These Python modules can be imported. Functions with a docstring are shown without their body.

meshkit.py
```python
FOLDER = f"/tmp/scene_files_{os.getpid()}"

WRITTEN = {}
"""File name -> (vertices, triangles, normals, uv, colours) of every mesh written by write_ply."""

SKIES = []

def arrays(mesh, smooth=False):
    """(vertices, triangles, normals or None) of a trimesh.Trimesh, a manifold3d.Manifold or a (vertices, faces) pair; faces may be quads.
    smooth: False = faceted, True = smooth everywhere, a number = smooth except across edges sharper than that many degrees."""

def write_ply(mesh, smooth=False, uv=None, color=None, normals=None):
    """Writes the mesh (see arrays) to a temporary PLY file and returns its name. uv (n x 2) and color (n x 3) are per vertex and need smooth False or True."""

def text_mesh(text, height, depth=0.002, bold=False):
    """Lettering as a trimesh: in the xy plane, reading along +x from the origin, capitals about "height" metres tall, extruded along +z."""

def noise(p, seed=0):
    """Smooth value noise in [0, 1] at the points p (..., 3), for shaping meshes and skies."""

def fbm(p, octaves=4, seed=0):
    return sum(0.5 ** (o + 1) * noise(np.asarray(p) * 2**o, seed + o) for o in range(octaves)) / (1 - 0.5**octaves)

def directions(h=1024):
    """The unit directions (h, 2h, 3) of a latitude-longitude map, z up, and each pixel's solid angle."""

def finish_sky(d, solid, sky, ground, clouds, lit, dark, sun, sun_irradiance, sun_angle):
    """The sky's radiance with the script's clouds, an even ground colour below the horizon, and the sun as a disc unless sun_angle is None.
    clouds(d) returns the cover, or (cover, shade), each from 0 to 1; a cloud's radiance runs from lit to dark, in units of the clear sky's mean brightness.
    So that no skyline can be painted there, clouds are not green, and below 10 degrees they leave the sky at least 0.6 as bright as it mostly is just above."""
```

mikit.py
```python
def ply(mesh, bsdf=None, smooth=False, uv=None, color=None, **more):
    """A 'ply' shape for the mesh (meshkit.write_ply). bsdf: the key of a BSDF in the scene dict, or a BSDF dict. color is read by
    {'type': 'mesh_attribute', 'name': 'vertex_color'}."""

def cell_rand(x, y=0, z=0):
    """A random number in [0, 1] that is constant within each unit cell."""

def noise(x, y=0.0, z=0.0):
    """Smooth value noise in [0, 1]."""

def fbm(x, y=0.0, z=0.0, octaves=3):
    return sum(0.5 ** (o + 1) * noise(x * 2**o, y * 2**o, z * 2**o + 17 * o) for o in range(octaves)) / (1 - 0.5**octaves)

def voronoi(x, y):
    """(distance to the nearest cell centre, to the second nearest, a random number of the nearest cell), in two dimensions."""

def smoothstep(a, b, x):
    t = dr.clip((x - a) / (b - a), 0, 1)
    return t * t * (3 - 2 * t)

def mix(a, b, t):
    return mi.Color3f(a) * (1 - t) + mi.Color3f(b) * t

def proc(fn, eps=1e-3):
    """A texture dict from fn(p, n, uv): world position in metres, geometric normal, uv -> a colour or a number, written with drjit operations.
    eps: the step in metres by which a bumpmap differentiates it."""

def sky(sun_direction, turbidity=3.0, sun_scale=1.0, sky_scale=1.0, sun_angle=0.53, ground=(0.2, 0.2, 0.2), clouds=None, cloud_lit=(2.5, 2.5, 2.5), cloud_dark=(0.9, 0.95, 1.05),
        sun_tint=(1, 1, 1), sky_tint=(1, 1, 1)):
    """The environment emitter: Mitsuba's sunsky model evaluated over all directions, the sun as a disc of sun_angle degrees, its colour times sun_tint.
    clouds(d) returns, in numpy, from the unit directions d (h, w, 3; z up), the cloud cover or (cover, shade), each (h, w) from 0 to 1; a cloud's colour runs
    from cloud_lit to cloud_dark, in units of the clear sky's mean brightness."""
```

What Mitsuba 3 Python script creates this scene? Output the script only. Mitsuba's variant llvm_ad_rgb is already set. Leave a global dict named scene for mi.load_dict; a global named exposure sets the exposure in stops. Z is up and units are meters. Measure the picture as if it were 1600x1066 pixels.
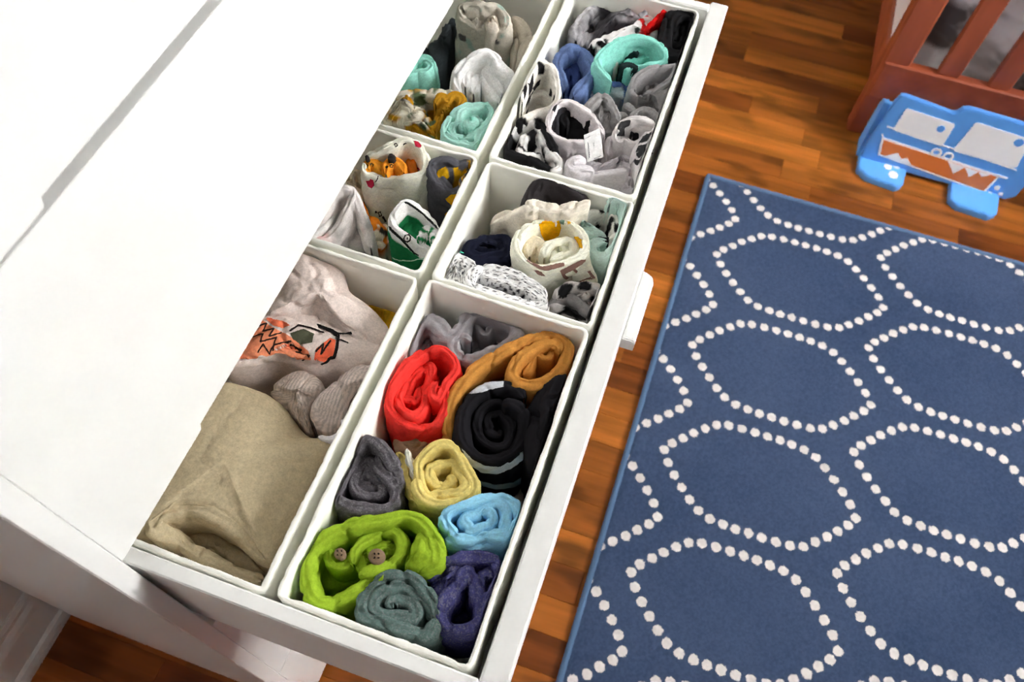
import math, random
import numpy as np, trimesh, manifold3d, drjit as dr, mitsuba as mi
import mikit, meshkit
from mikit import ply, proc, noise, fbm, smoothstep, mix
from shapely.geometry import Polygon, box as sbox

scene, labels = {'type': 'scene'}, {}
T = mi.ScalarTransform4f
R = random.Random(7)

# ---------------------------------------------------------------- camera, sky, exposure
EYE = (0.1692, -0.0732, 1.2611)
LOOK = (-0.13036663, 0.48745201, -0.86336266)
UP = (-0.30320358, 0.80947471, 0.50281038)
scene['camera'] = {'type': 'thinlens', 'fov': 64.67, 'fov_axis': 'x', 'near_clip': 0.02, 'far_clip': 60.0,
                   'aperture_radius': 0.0015, 'focus_distance': 0.70,
                   'to_world': T().look_at(origin=list(EYE), target=[a + b for a, b in zip(EYE, LOOK)], up=list(UP))}
exposure = 6.45


def overcast(d):
    n = meshkit.fbm(d * 3.0, 4, 5)
    return np.clip(1.0 + 0.3 * (n - 0.5), 0, 1), np.clip(0.5 * n, 0, 1)


scene['sky'] = mikit.sky((0.35, 0.6, 0.72), turbidity=4.0, sun_scale=0.0, sky_scale=1.0, clouds=overcast,
                         cloud_lit=(2.2, 2.17, 2.1), cloud_dark=(1.4, 1.39, 1.37), ground=(0.35, 0.34, 0.32))


# ---------------------------------------------------------------- helpers
def key_for(name):
    if name not in scene and name not in labels and not any(k.startswith(name + '__') for k in scene):
        return name
    i = 1
    while True:
        k = '%s_%03d' % (name, i)
        if k not in scene and k not in labels and not any(q.startswith(k + '__') for q in scene):
            return k
        i += 1


def thing(name, label, cat, group=None):
    k = key_for(name)
    labels[k] = {'label': label, 'category': cat}
    if group:
        labels[k]['group'] = group
    return k


def obj(name, mesh, bsdf, parent=None, smooth=False, **kw):
    k = key_for(parent + '__' + name if parent else name)
    scene[k] = ply(mesh, bsdf, smooth=smooth, **kw)
    return k


def struct(name, mesh, bsdf, label, **kw):
    k = obj(name, mesh, bsdf, **kw)
    labels[k] = {'label': label, 'kind': 'structure'}
    return k


def cbox(x0, x1, y0, y1, z0, z1, r=0.0015):
    """A box with chamfered edges."""
    r = min(r, (x1 - x0) * .45, (y1 - y0) * .45, (z1 - z0) * .45)
    P = []
    for sx in (0, 1):
        for sy in (0, 1):
            for sz in (0, 1):
                c = np.array([(x0, x1)[sx], (y0, y1)[sy], (z0, z1)[sz]])
                d = np.array([1 - 2 * sx, 1 - 2 * sy, 1 - 2 * sz]) * r
                for a in range(3):
                    q = c + d
                    q[a] = c[a]
                    P.append(q)
    return trimesh.Trimesh(*hull(np.array(P)), process=False)


def hull(P):
    m = manifold3d.Manifold.hull_points(np.asarray(P, np.float32)).to_mesh()
    return np.array(m.vert_properties[:, :3]), np.array(m.tri_verts)


def rbox(x0, x1, y0, y1, z0, z1, r, n=4):
    """A box with rounded edges: hull of eight small spheres."""
    s = trimesh.creation.icosphere(2 if n > 3 else 1, r).vertices
    P = [s + np.array([x, y, z]) for x in (x0 + r, x1 - r) for y in (y0 + r, y1 - r) for z in (z0 + r, z1 - r)]
    return trimesh.Trimesh(*hull(np.vstack(P)), process=False)


def cat(*ms):
    return trimesh.util.concatenate([m for m in ms])


def prism(poly, z0, z1, bevel=0.0):
    """Extrudes a shapely polygon along z, with a chamfer on the top edge."""
    if bevel:
        a = trimesh.creation.extrude_polygon(poly, z1 - z0 - bevel, engine='earcut')
        a.apply_translation([0, 0, z0])
        parts = [a]
        for k in range(3):
            p = poly.buffer(-bevel * (1 - math.cos((k + 1) / 3 * math.pi / 2)))
            b = trimesh.creation.extrude_polygon(p, bevel * math.sin((k + 1) / 3 * math.pi / 2) + 1e-4, engine='earcut')
            b.apply_translation([0, 0, z1 - bevel - 1e-4])
            parts.append(b)
        return cat(*parts)
    a = trimesh.creation.extrude_polygon(poly, z1 - z0, engine='earcut')
    a.apply_translation([0, 0, z0])
    return a


def rgb(*c):
    return {'type': 'rgb', 'value': list(c)}


def srgb(r, g, b):
    return tuple(((v / 255) / 12.92 if v / 255 <= .04045 else ((v / 255 + .055) / 1.055) ** 2.4) for v in (r, g, b))


def pr(color, rough=.5, **kw):
    return {'type': 'twosided', 'b': {'type': 'principled', 'base_color': rgb(*color) if isinstance(color, tuple) else color, 'roughness': rough, **kw}}


# ---------------------------------------------------------------- materials of the room and the furniture
def wall_fn(p, n, uv):
    return mix((.80, .80, .79), (.76, .76, .75), fbm(p.x * 3, p.y * 3, p.z * 3))


scene['mat_wall'] = pr(proc(wall_fn), .85)
scene['mat_wall_paint'] = pr((.19, .205, .225), .8)
scene['mat_trim'] = pr((.84, .84, .83), .3, specular=.5)
scene['mat_lacquer'] = pr((.75, .755, .745), .16, specular=.5, clearcoat=.3, clearcoat_gloss=.9)
scene['mat_drawer_inside'] = pr((.80, .805, .79), .45)
scene['mat_dark'] = pr((.03, .03, .03), .6)


def wood_fn(p, n, uv):
    t = uv.x
    x = p.x + t * 37.0
    y = p.y + t * 11.0
    g = fbm(x * 4.0, y * 55.0, t * 40, 4)
    fine = fbm(x * 14.0, y * 380.0, t * 9, 3)
    blot = fbm(x * 9.0, y * 20.0, 3.0 + t * 20, 3)
    base = mix((.185, .046, .008), (.450, .142, .022), smoothstep(.15, .85, t))
    c = mi.Color3f(base) * (.72 + .50 * smoothstep(.25, .72, g))
    c = c * (.86 + .26 * fine)
    return c * (1 - .45 * smoothstep(.56, .76, blot))


def wood_bump(p, n, uv):
    return fbm((p.x + uv.x * 37) * 16.0, (p.y + uv.x * 11) * 420.0, 1.0, 2)


scene['mat_plank'] = {'type': 'twosided', 'b': {'type': 'bumpmap', 'arbitrary': proc(wood_bump, eps=4e-4), 'scale': .00003,
                      'b': {'type': 'principled', 'base_color': proc(wood_fn), 'roughness': .38, 'specular': .22, 'clearcoat': .08, 'clearcoat_gloss': .75}}}


def crib_fn(p, n, uv):
    g = fbm((p.x + uv.x * 7) * 30.0, p.y * 30.0, p.z * (6.0 + 20 * uv.y), 4)
    return mix((.21, .040, .018), (.42, .105, .044), g)


scene['mat_crib'] = pr(proc(crib_fn), .30, specular=.5)

# ---------------------------------------------------------------- the room
XW, XR, YN, YF, H = -.50, 1.80, -2.6, 3.0, 2.5
struct('wall_left', cbox(XW - .12, XW, YN - .12, YF + .12, 0, H, .001), 'mat_wall', 'white wall behind the chest of drawers')
struct('wall_far', cbox(XW, XR, YF, YF + .12, 0, H, .001), 'mat_wall_paint', 'grey blue wall behind the crib')
struct('wall_near', cbox(XW, XR, YN - .12, YN, 0, H, .001), 'mat_wall_paint', 'grey blue wall behind the camera')
struct('ceiling', cbox(XW - .12, XR + .12, YN - .12, YF + .12, H, H + .1, .001), 'mat_wall', 'white ceiling')
WY0, WY1, WZ0, WZ1 = 0.35, 1.45, 0.95, 2.42
struct('wall_right', cat(cbox(XR, XR + .14, YN - .12, YF + .12, 0, WZ0, .001), cbox(XR, XR + .14, YN - .12, YF + .12, WZ1, H, .001),
                         cbox(XR, XR + .14, YN - .12, WY0, WZ0, WZ1, .001), cbox(XR, XR + .14, WY1, YF + .12, WZ0, WZ1, .001)), 'mat_wall_paint', 'grey blue wall with the window')
wk = struct('window_1', cat(cbox(XR - .02, XR + .10, WY0, WY0 + .05, WZ0, WZ1), cbox(XR - .02, XR + .10, WY1 - .05, WY1, WZ0, WZ1),
                            cbox(XR - .02, XR + .10, WY0, WY1, WZ0, WZ0 + .05), cbox(XR - .02, XR + .10, WY0, WY1, WZ1 - .05, WZ1),
                            cbox(XR + .02, XR + .07, (WY0 + WY1) / 2 - .02, (WY0 + WY1) / 2 + .02, WZ0, WZ1)), 'mat_trim', 'white window frame')


def base_profile(x, y0, y1):
    P = Polygon([(0, 0), (.022, 0), (.022, .012), (.018, .020), (.013, .023), (.013, .078), (.011, .086), (.007, .094), (.007, .102), (.003, .108), (0, .108)])
    m = trimesh.creation.extrude_polygon(P, y1 - y0, engine='earcut')
    v = m.vertices.copy()
    m.vertices = np.stack([x + v[:, 0], y0 + v[:, 2], v[:, 1]], 1)
    m.invert()
    return m


struct('baseboard_left', base_profile(XW, YN, YF), 'mat_trim', 'white moulded baseboard along the wall behind the chest')

# floor: strip parquet, each strip a plank of its own where the photograph shows it
struct('floor', cbox(XW - .12, XR + .12, YN - .12, YF + .12, -.06, -.008, .0005), 'mat_dark', 'reddish brown strip parquet floor')
rr = random.Random(11)
rest, restuv = [], []
row = 0
PITCH, Y0 = .0542, .1777 - .0542 * 38
while Y0 + row * PITCH < YF:
    ya = Y0 + row * PITCH
    x = XW - rr.random() * .4
    while x < XR:
        ln = .22 + .30 * rr.random()
        xa, xb = max(x, XW), min(x + ln, XR)
        x += ln
        if xb - xa < .01:
            continue
        m = cbox(xa + .00015, xb - .00015, ya + .00015, ya + PITCH - .00015, -.008, rr.uniform(-.0002, .0), .0005)
        t = min(max(rr.gauss(.52, .2), .02), .98)
        cx, cy = (xa + xb) / 2, ya + PITCH / 2
        vis = (.0 < xb and xa < 1.0 and 1.05 < cy < 2.05) or (xb > .05 and xa < .27 and -.05 < cy < 1.1) or (xa < .05 and -.45 < cy < .06)
        if vis:
            obj('plank', m, 'mat_plank', 'floor', uv=np.tile([t, .5], (len(m.vertices), 1)))
        else:
            rest.append(m)
            restuv.append(np.tile([t, .5], (len(m.vertices), 1)))
    row += 1
k = obj('plank_field', cat(*rest), 'mat_plank', 'floor', uv=np.vstack(restuv))
labels[k] = {'kind': 'stuff'}

# ---------------------------------------------------------------- rug
LOOP = np.array([[-0.1656, 0.0039], [-0.1553, -0.0161], [-0.1382, -0.0349], [-0.123, -0.0527], [-0.1068, -0.0688], [-0.0891, -0.0827], [-0.0654, -0.0868], [-0.0435, -0.0883], [-0.0224, -0.0875], [-0.0015, -0.0874], [0.0202, -0.0873], [0.0412, -0.0871], [0.0626, -0.0852], [0.0833, -0.0819], [0.1001, -0.0701], [0.1169, -0.0555], [0.1312, -0.0395], [0.1461, -0.0222],
                 [0.1569, -0.0047], [0.1447, 0.0162], [0.1314, 0.0325], [0.1138, 0.0481], [0.096, 0.0636], [0.0796, 0.0764], [0.0615, 0.0871], [0.0399, 0.0892], [0.0198, 0.0916], [-0.0018, 0.0909], [-0.0236, 0.0906], [-0.0473, 0.0889], [-0.0714, 0.0871], [-0.0912, 0.0782], [-0.1079, 0.0629], [-0.1253, 0.0478], [-0.1409, 0.0328], [-0.1566, 0.0188]])
LOOP = (LOOP - np.roll(LOOP, 18, 0)) / 2 + np.array([.450, .7365])
RX0, RX1, RY0, RY1 = .231, 1.26, -.42, 1.152


def rug_fn(p, n, uv):
    # the woven dots: loops of 36 dots on a lattice of alternating columns
    wob = .0011
    px = p.x + wob * (noise(p.x * 400, p.y * 400, 1.0) - .5) * 2
    py = p.y + wob * (noise(p.x * 400, p.y * 400, 5.0) - .5) * 2
    cx, cy = mi.Float(0) + px * 0, py * 0
    d = px * 0 + 9.0
    for k in (0, 1):
        cxk = LOOP[:, 0].mean() + .3055 * k
        ky = LOOP[:, 1].mean() + .108 * k
        bx = (px - cxk) - .611 * dr.round((px - cxk) / .611)
        for s in (0, 1):
            fy = (py - ky) / .2165
            by = (py - ky) - .2165 * (dr.floor(fy) + s)
            for q in LOOP - LOOP.mean(0):
                d = dr.minimum(d, dr.square(bx - float(q[0])) + dr.square(by - float(q[1])))
    d = dr.sqrt(d)
    dot = 1 - smoothstep(.0072, .0086, d)
    pile = fbm(p.x * 340, p.y * 340, 2.0, 3)
    big = fbm(p.x * 7, p.y * 9, 4.0, 4)
    navy = mix((.024, .046, .106), (.076, .112, .205), .25 + .55 * pile + .5 * (big - .5))
    return mix(navy, mi.Color3f(.80, .76, .74) * (.86 + .2 * pile), dot)


def pile_bump(p, n, uv):
    return fbm(p.x * 420, p.y * 420, 2.0, 2)


scene['mat_rug'] = {'type': 'twosided', 'b': {'type': 'bumpmap', 'arbitrary': proc(pile_bump, eps=5e-4), 'scale': .0009,
                    'b': {'type': 'principled', 'base_color': proc(rug_fn), 'roughness': .95, 'sheen': .5, 'specular': .1}}}
scene['mat_rug_binding'] = pr((.105, .185, .32), .9, sheen=.3, specular=.1)
rug = thing('rug', 'navy blue pile rug with loops of white dots on the wooden floor', 'rug')
gx, gy = np.meshgrid(np.arange(RX0 + .004, RX1 - .003, .004), np.arange(RY0 + .004, RY1 - .003, .004), indexing='ij')
edge = np.minimum(np.minimum(gx - RX0, RX1 - gx), np.minimum(gy - RY0, RY1 - gy))
gp = np.stack([gx, gy, gx * 0], -1)
gz = .0085 + .0012 * (meshkit.fbm(gp * 150, 2, 3) - .5) * 2 + .0012 * (meshkit.fbm(gp * 9, 3, 1) - .5) - .004 * np.exp(-edge / .005)
nx, ny = gx.shape
ii, jj = np.meshgrid(np.arange(nx - 1), np.arange(ny - 1), indexing='ij')
q = np.stack([ii * ny + jj, (ii + 1) * ny + jj, (ii + 1) * ny + jj + 1, ii * ny + jj + 1], -1).reshape(-1, 4)
obj('pile', (np.stack([gx, gy, gz], -1).reshape(-1, 3), q), 'mat_rug', rug, smooth=True)


def tube(path, rad, sides=10, closed=False):
    p = np.asarray(path, float)
    t = np.roll(p, -1, 0) - np.roll(p, 1, 0) if closed else np.gradient(p, axis=0)
    t /= np.linalg.norm(t, axis=1, keepdims=True) + 1e-12
    up = np.where(np.abs(t[:, 2:]) < .9, [0, 0, 1.0], [1.0, 0, 0])
    a = np.cross(t, up)
    a /= np.linalg.norm(a, axis=1, keepdims=True)
    b = np.cross(a, t)
    an = np.arange(sides) * 2 * np.pi / sides
    rad = np.broadcast_to(rad, (len(p),))
    v = p[:, None] + rad[:, None, None] * (np.cos(an)[None, :, None] * a[:, None] + np.sin(an)[None, :, None] * b[:, None])
    n = len(p)
    i, j = np.meshgrid(np.arange(n if closed else n - 1), np.arange(sides), indexing='ij')
    f = np.stack([i * sides + j, i * sides + (j + 1) % sides, (i + 1) % n * sides + (j + 1) % sides, (i + 1) % n * sides + j], -1).reshape(-1, 4)
    v = v.reshape(-1, 3)
    tri = np.vstack([f[:, [0, 1, 2]], f[:, [0, 2, 3]]])
    if not closed:
        v = np.vstack([v, p[0], p[-1]])
        k = np.arange(sides)
        tri = np.vstack([tri, np.stack([(k + 1) % sides, k, k * 0 + len(v) - 2], 1), np.stack([(n - 1) * sides + k, (n - 1) * sides + (k + 1) % sides, k * 0 + len(v) - 1], 1)])
    m = trimesh.Trimesh(v, tri, process=False)
    if m.volume < 0:
        m.invert()
    return m


bp = []
for (ax, ay), (bx, by) in (((RX0, RY0), (RX1, RY0)), ((RX1, RY0), (RX1, RY1)), ((RX1, RY1), (RX0, RY1)), ((RX0, RY1), (RX0, RY0))):
    n = 160
    for k in range(n):
        f = k / n
        bp.append([ax + (bx - ax) * f, ay + (by - ay) * f, .0052 + .0006 * math.sin(k * 1.7)])
bm = tube(np.array(bp), .0052, 8, closed=True)
obj('binding', bm, 'mat_rug_binding', rug, smooth=50)
labels[rug + '__binding'] = {'label': 'lighter blue bound edge of the rug'}

# ---------------------------------------------------------------- chest of drawers
FX = -.092           # front plane of the closed drawers
CY0, CY1 = -.032, .738
ch = thing('chest_of_drawers', 'glossy white chest of drawers standing against the wall, closed fronts around the open drawer', 'chest of drawers')
obj('side_panel', cbox(-.475, FX, CY0, CY0 + .0155, 0, 1.23, .001), 'mat_lacquer', ch)
obj('side_panel', cbox(-.475, FX, CY1 - .0155, CY1, 0, 1.23, .001), 'mat_lacquer', ch)
obj('top_panel', cbox(-.477, FX + .002, CY0 - .001, CY1 + .001, 1.23, 1.252, .0015), 'mat_lacquer', ch)
obj('back_panel', cbox(-.475, -.468, CY0 + .0155, CY1 - .0155, .02, 1.23, .0005), 'mat_drawer_inside', ch)
obj('divider_shelf', cbox(-.468, FX - .004, CY0 + .0155, CY1 - .0155, .505, .519, .0005), 'mat_drawer_inside', ch)
obj('divider_rail', cbox(-.15, FX - .020, CY0 + .0155, CY1 - .0155, .735, .745, .0005), 'mat_drawer_inside', ch)


def front(z0, z1, notch=True):
    """A drawer front with a long shallow finger cut-out in its bottom edge."""
    y0, y1 = CY0 + .0156, CY1 - .0156
    if notch:
        a, b, h = .083, .619, .0056
        P = Polygon([(y0, z0), (a - .001, z0), (a + .001, z0 + h), (b - .001, z0 + h), (b + .001, z0), (y1, z0), (y1, z1), (y0, z1)])
    else:
        P = sbox(y0, z0, y1, z1)
    m = prism(P, FX - .018, FX, .0003)
    v = m.vertices.copy()
    m.vertices = np.stack([v[:, 2], v[:, 0], v[:, 1]], 1)
    return m


for z0, z1 in ((.020, .2385), (.2415, .5215), (.730, .9690), (.9712, 1.228)):
    obj('drawer_front', front(z0, z1), 'mat_lacquer', ch)
obj('drawer_runner', cbox(-.40, FX - .022, CY0 + .0155, CY0 + .024, .585, .612, .001), 'mat_drawer_inside', ch)
obj('drawer_runner', cbox(-.40, FX - .022, CY1 - .024, CY1 - .0155, .585, .612, .001), 'mat_drawer_inside', ch)

# ---------------------------------------------------------------- the open drawer
RIM = .70
dw = thing('open_drawer', 'white drawer pulled open and filled with boxes of rolled baby clothes', 'drawer')
obj('front_panel', rbox(.1475, .1665, CY0 + .0163, CY1 - .0163, .5215, RIM, .0022), 'mat_lacquer', dw, smooth=40)
obj('side_board', cbox(-.235, .1475, -.0135, -.0024, .545, RIM + .0022, .0012), 'mat_drawer_inside', dw)
obj('side_board', cbox(-.235, .1475, .7020, .7135, .545, RIM + .0022, .0012), 'mat_drawer_inside', dw)
obj('back_board', cbox(-.235, -.222, -.002, .702, .56, RIM - .001, .0012), 'mat_drawer_inside', dw)
obj('bottom_board', cbox(-.228, .1475, -.003, .703, .562, .566, .0005), 'mat_drawer_inside', dw)
# pull tab at the middle of the front
tabp = Polygon([(.314, .004), (.314, .0), (.392, .0), (.392, .009), (.388, .013), (.380, .014), (.322, .012)])
tp = Polygon([(.1665, .314), (.1795, .314), (.1795, .384), (.177, .390), (.171, .393), (.1665, .394)])
tab = prism(tp, .626, .641, .003)
k = obj('pull_tab', tab, 'mat_lacquer', dw, smooth=35)

# ---------------------------------------------------------------- crib
YC = 1.396
cr = thing('crib', 'reddish brown wooden crib with upright slats at the far end of the room', 'crib')


def wood(name, m, a, b, parent=cr):
    obj(name, m, 'mat_crib', parent, uv=np.tile([a, b], (len(m.vertices), 1)))


wood('corner_post', cbox(.486, .538, YC, YC + .045, .0, .98, .004), .1, .0)
wood('corner_post', cbox(1.72, 1.772, YC, YC + .045, .0, .98, .004), .2, .0)
wood('corner_post', cbox(.486, .531, YC + .67, YC + .715, .0, .98, .004), .3, .0)
wood('bottom_rail', cbox(.490, 1.768, YC - .004, YC + .020, .102, .190, .003), .4, 1.)
wood('top_rail', cbox(.538, 1.72, YC, YC + .03, .86, .93, .004), .45, 1.)
for i in range(11):
    x = .590 + i * .0968
    wood('slat', cbox(x, x + .042, YC + .002, YC + .018, .188, .87, .003), .5 + .03 * i, .0)
wood('end_rail', cbox(.488, .512, YC + .045, YC + .67, .100, .185, .003), .9, 1.)
k = obj('end_panel', cbox(.494, .508, YC + .045, YC + .67, .185, .90, .002), 'mat_trim', cr)
labels[k] = {'label': 'white end panel'}


def bed_fn(p, n, uv):
    a = fbm(p.x * 9 + 3 * fbm(p.x * 6, p.y * 6, p.z * 6), p.y * 7, p.z * 12, 4)
    return mix((.10, .095, .09), (.80, .81, .83), smoothstep(.36, .62, a))


scene['mat_bedding'] = pr(proc(bed_fn), .45, sheen=.4)
bd = thing('crib_bumper', 'grey and white marbled fabric hanging behind the crib slats', 'bedding')
gx, gz = np.meshgrid(np.linspace(.545, 1.71, 240), np.linspace(.125, .70, 120), indexing='ij')
gy = YC + .075 + .02 * (meshkit.fbm(np.stack([gx * 9, gz * 4, gx * 0], -1), 4, 2) - .5) + .006 * np.sin(gx * 60 + 3 * gz)
nx, nz = gx.shape
ii, jj = np.meshgrid(np.arange(nx - 1), np.arange(nz - 1), indexing='ij')
q = np.stack([ii * nz + jj, (ii + 1) * nz + jj, (ii + 1) * nz + jj + 1, ii * nz + jj + 1], -1).reshape(-1, 4)
fr = np.stack([gx, gy, gz], -1).reshape(-1, 3)
bk = fr + [0, .03, 0]
scene[bd] = ply((np.vstack([fr, bk]), np.vstack([q, q[:, ::-1] + len(fr)])), 'mat_bedding', smooth=True)
scene['mat_mattress'] = pr((.80, .80, .80), .8)
mt = thing('crib_mattress', 'white mattress inside the crib', 'mattress')
scene[mt] = ply(rbox(.515, 1.74, YC + .17, YC + .665, .19, .33, .02), 'mat_mattress', smooth=40)

# ---------------------------------------------------------------- blue truck-faced stand
scene['mat_blue'] = pr(srgb(92, 158, 232), .35, specular=.5)
scene['mat_blue_foot'] = pr(srgb(100, 176, 250), .35, specular=.5)
scene['mat_print_white'] = pr((.90, .90, .91), .45)
scene['mat_print_orange'] = pr(srgb(222, 122, 58), .45)
st = thing('toy_truck', 'blue toy truck with white window eyes and toothy orange mouth below the crib', 'toy truck')
YT = 1.320
LEAN = .15           # the face leans back


def face(P, d0, d1, bev=0.0):
    """A polygon given as (x, height) on the leaning face, from depth d0 to d1 in front of it."""
    m = prism(P, d0, d1, bev)
    v = m.vertices.copy()
    m.vertices = np.stack([v[:, 0], YT + v[:, 1] * LEAN - v[:, 2], v[:, 1] + v[:, 2] * LEAN], 1)
    m.invert()
    return m


def rpoly(pts, r):
    return Polygon(pts).buffer(-r).buffer(r, 8)


FACE = [(.524, .008), (.520, .05), (.527, .10), (.530, .150), (.536, .168), (.5454, .170), (.638, .160), (.645, .163), (.652, .174), (.664, .178), (.815, .173), (.826, .165), (.834, .13), (.841, .06), (.838, .02), (.823, .008)]
obj('front_face', face(rpoly(FACE, .004), 0, .012, .003), 'mat_blue', st, smooth=35)
# side boards behind the face
for xa, xb in ((.517, .528), (.830, .841)):
    P = Polygon([(.0, .0), (.055, .0), (.055, .105), (.040, .128), (.022, .135), (.012, .06)]).buffer(-.003).buffer(.003)
    m = prism(P, xa, xb)
    v = m.vertices.copy()
    m.vertices = np.stack([v[:, 2], YT + .008 + v[:, 0], v[:, 1]], 1)
    obj('side_board', m, 'mat_blue_foot', st)
obj('back_board', cbox(.526, .832, YT + .045, YT + .056, .004, .120, .002), 'mat_blue_foot', st)
for P in ([(.5215, 1.342), (.522, 1.279), (.5414, 1.262), (.6045, 1.2553), (.6165, 1.268), (.6225, 1.342)], [(.712, 1.342), (.7118, 1.264), (.7276, 1.2509), (.7926, 1.2459), (.807, 1.259), (.811, 1.342)]):
    k = obj('foot', prism(rpoly(P, .008), .001, .017, .004), 'mat_blue_foot', st, smooth=35)


def decal(name, P, mat, lift=.0135, parent=st):
    return obj(name, face(P if isinstance(P, Polygon) else Polygon(P), .0115, lift), mat, parent)


decal('window_print', rpoly([(.556, .147), (.6545, .1405), (.6555, .0875), (.5535, .0945)], .004), 'mat_print_white')
decal('window_print', rpoly([(.686, .156), (.794, .1495), (.803, .083), (.6775, .0845)], .005), 'mat_print_white')
decal('eye_print', sbox(0, 0, 0, 0) if False else Polygon([(.6344 + .0075 * math.cos(a), .1241 + .0075 * math.sin(a)) for a in np.linspace(0, 6.28, 24)[:-1]]), 'mat_blue', .0142)
decal('eye_print', Polygon([(.7772 + .0085 * math.cos(a), .1377 + .0085 * math.sin(a)) for a in np.linspace(0, 6.28, 24)[:-1]]), 'mat_blue', .0142)
for cx, cy in ((.652, .0718), (.6765, .0700)):
    ring = Polygon([(cx + .0105 * math.cos(a), cy + .0095 * math.sin(a)) for a in np.linspace(0, 6.28, 28)[:-1]]).difference(Polygon([(cx + .006 * math.cos(a), cy + .0055 * math.sin(a)) for a in np.linspace(0, 6.28, 20)[:-1]]))
    decal('nostril_print', ring, 'mat_print_white', .0140)
decal('line_print', Polygon([(.540, .0975), (.806, .0785), (.806, .0810), (.540, .1000)]), 'mat_print_white')
M = Polygon([(.5469, .0683), (.7811, .0544), (.7761, .0157), (.5551, .0354)])
decal('mouth_outline', M.buffer(.0045, join_style=2), 'mat_print_white', .0132)
decal('mouth_print', M, 'mat_print_orange', .0138)
decal('teeth_print', [(.566, .0345), (.585, .0490), (.598, .0365), (.606, .0440), (.621, .0298)], 'mat_print_white', .0144)
decal('teeth_print', [(.681, .0600), (.7035, .0359), (.7165, .0570), (.7344, .0378), (.7445, .0556), (.7552, .0464), (.768, .0545)], 'mat_print_white', .0144)
decal('mouth_corner', Polygon([(.5375, .0800), (.5405, .0800), (.5475, .068), (.544, .068)]), 'mat_print_white', .0140)
decal('mouth_corner', Polygon([(.778, .0545), (.800, .0560), (.801, .0590), (.778, .0590)]), 'mat_print_white', .0140)
for cx, cy, r in ((.7954, .0301, .0055), (.7892, .0134, .0045), (.8086, .0187, .0045)):
    decal('spot_print', Polygon([(cx + r * math.cos(a), cy + r * .9 * math.sin(a)) for a in np.linspace(0, 6.28, 16)[:-1]]), 'mat_print_white', .0140)
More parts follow.
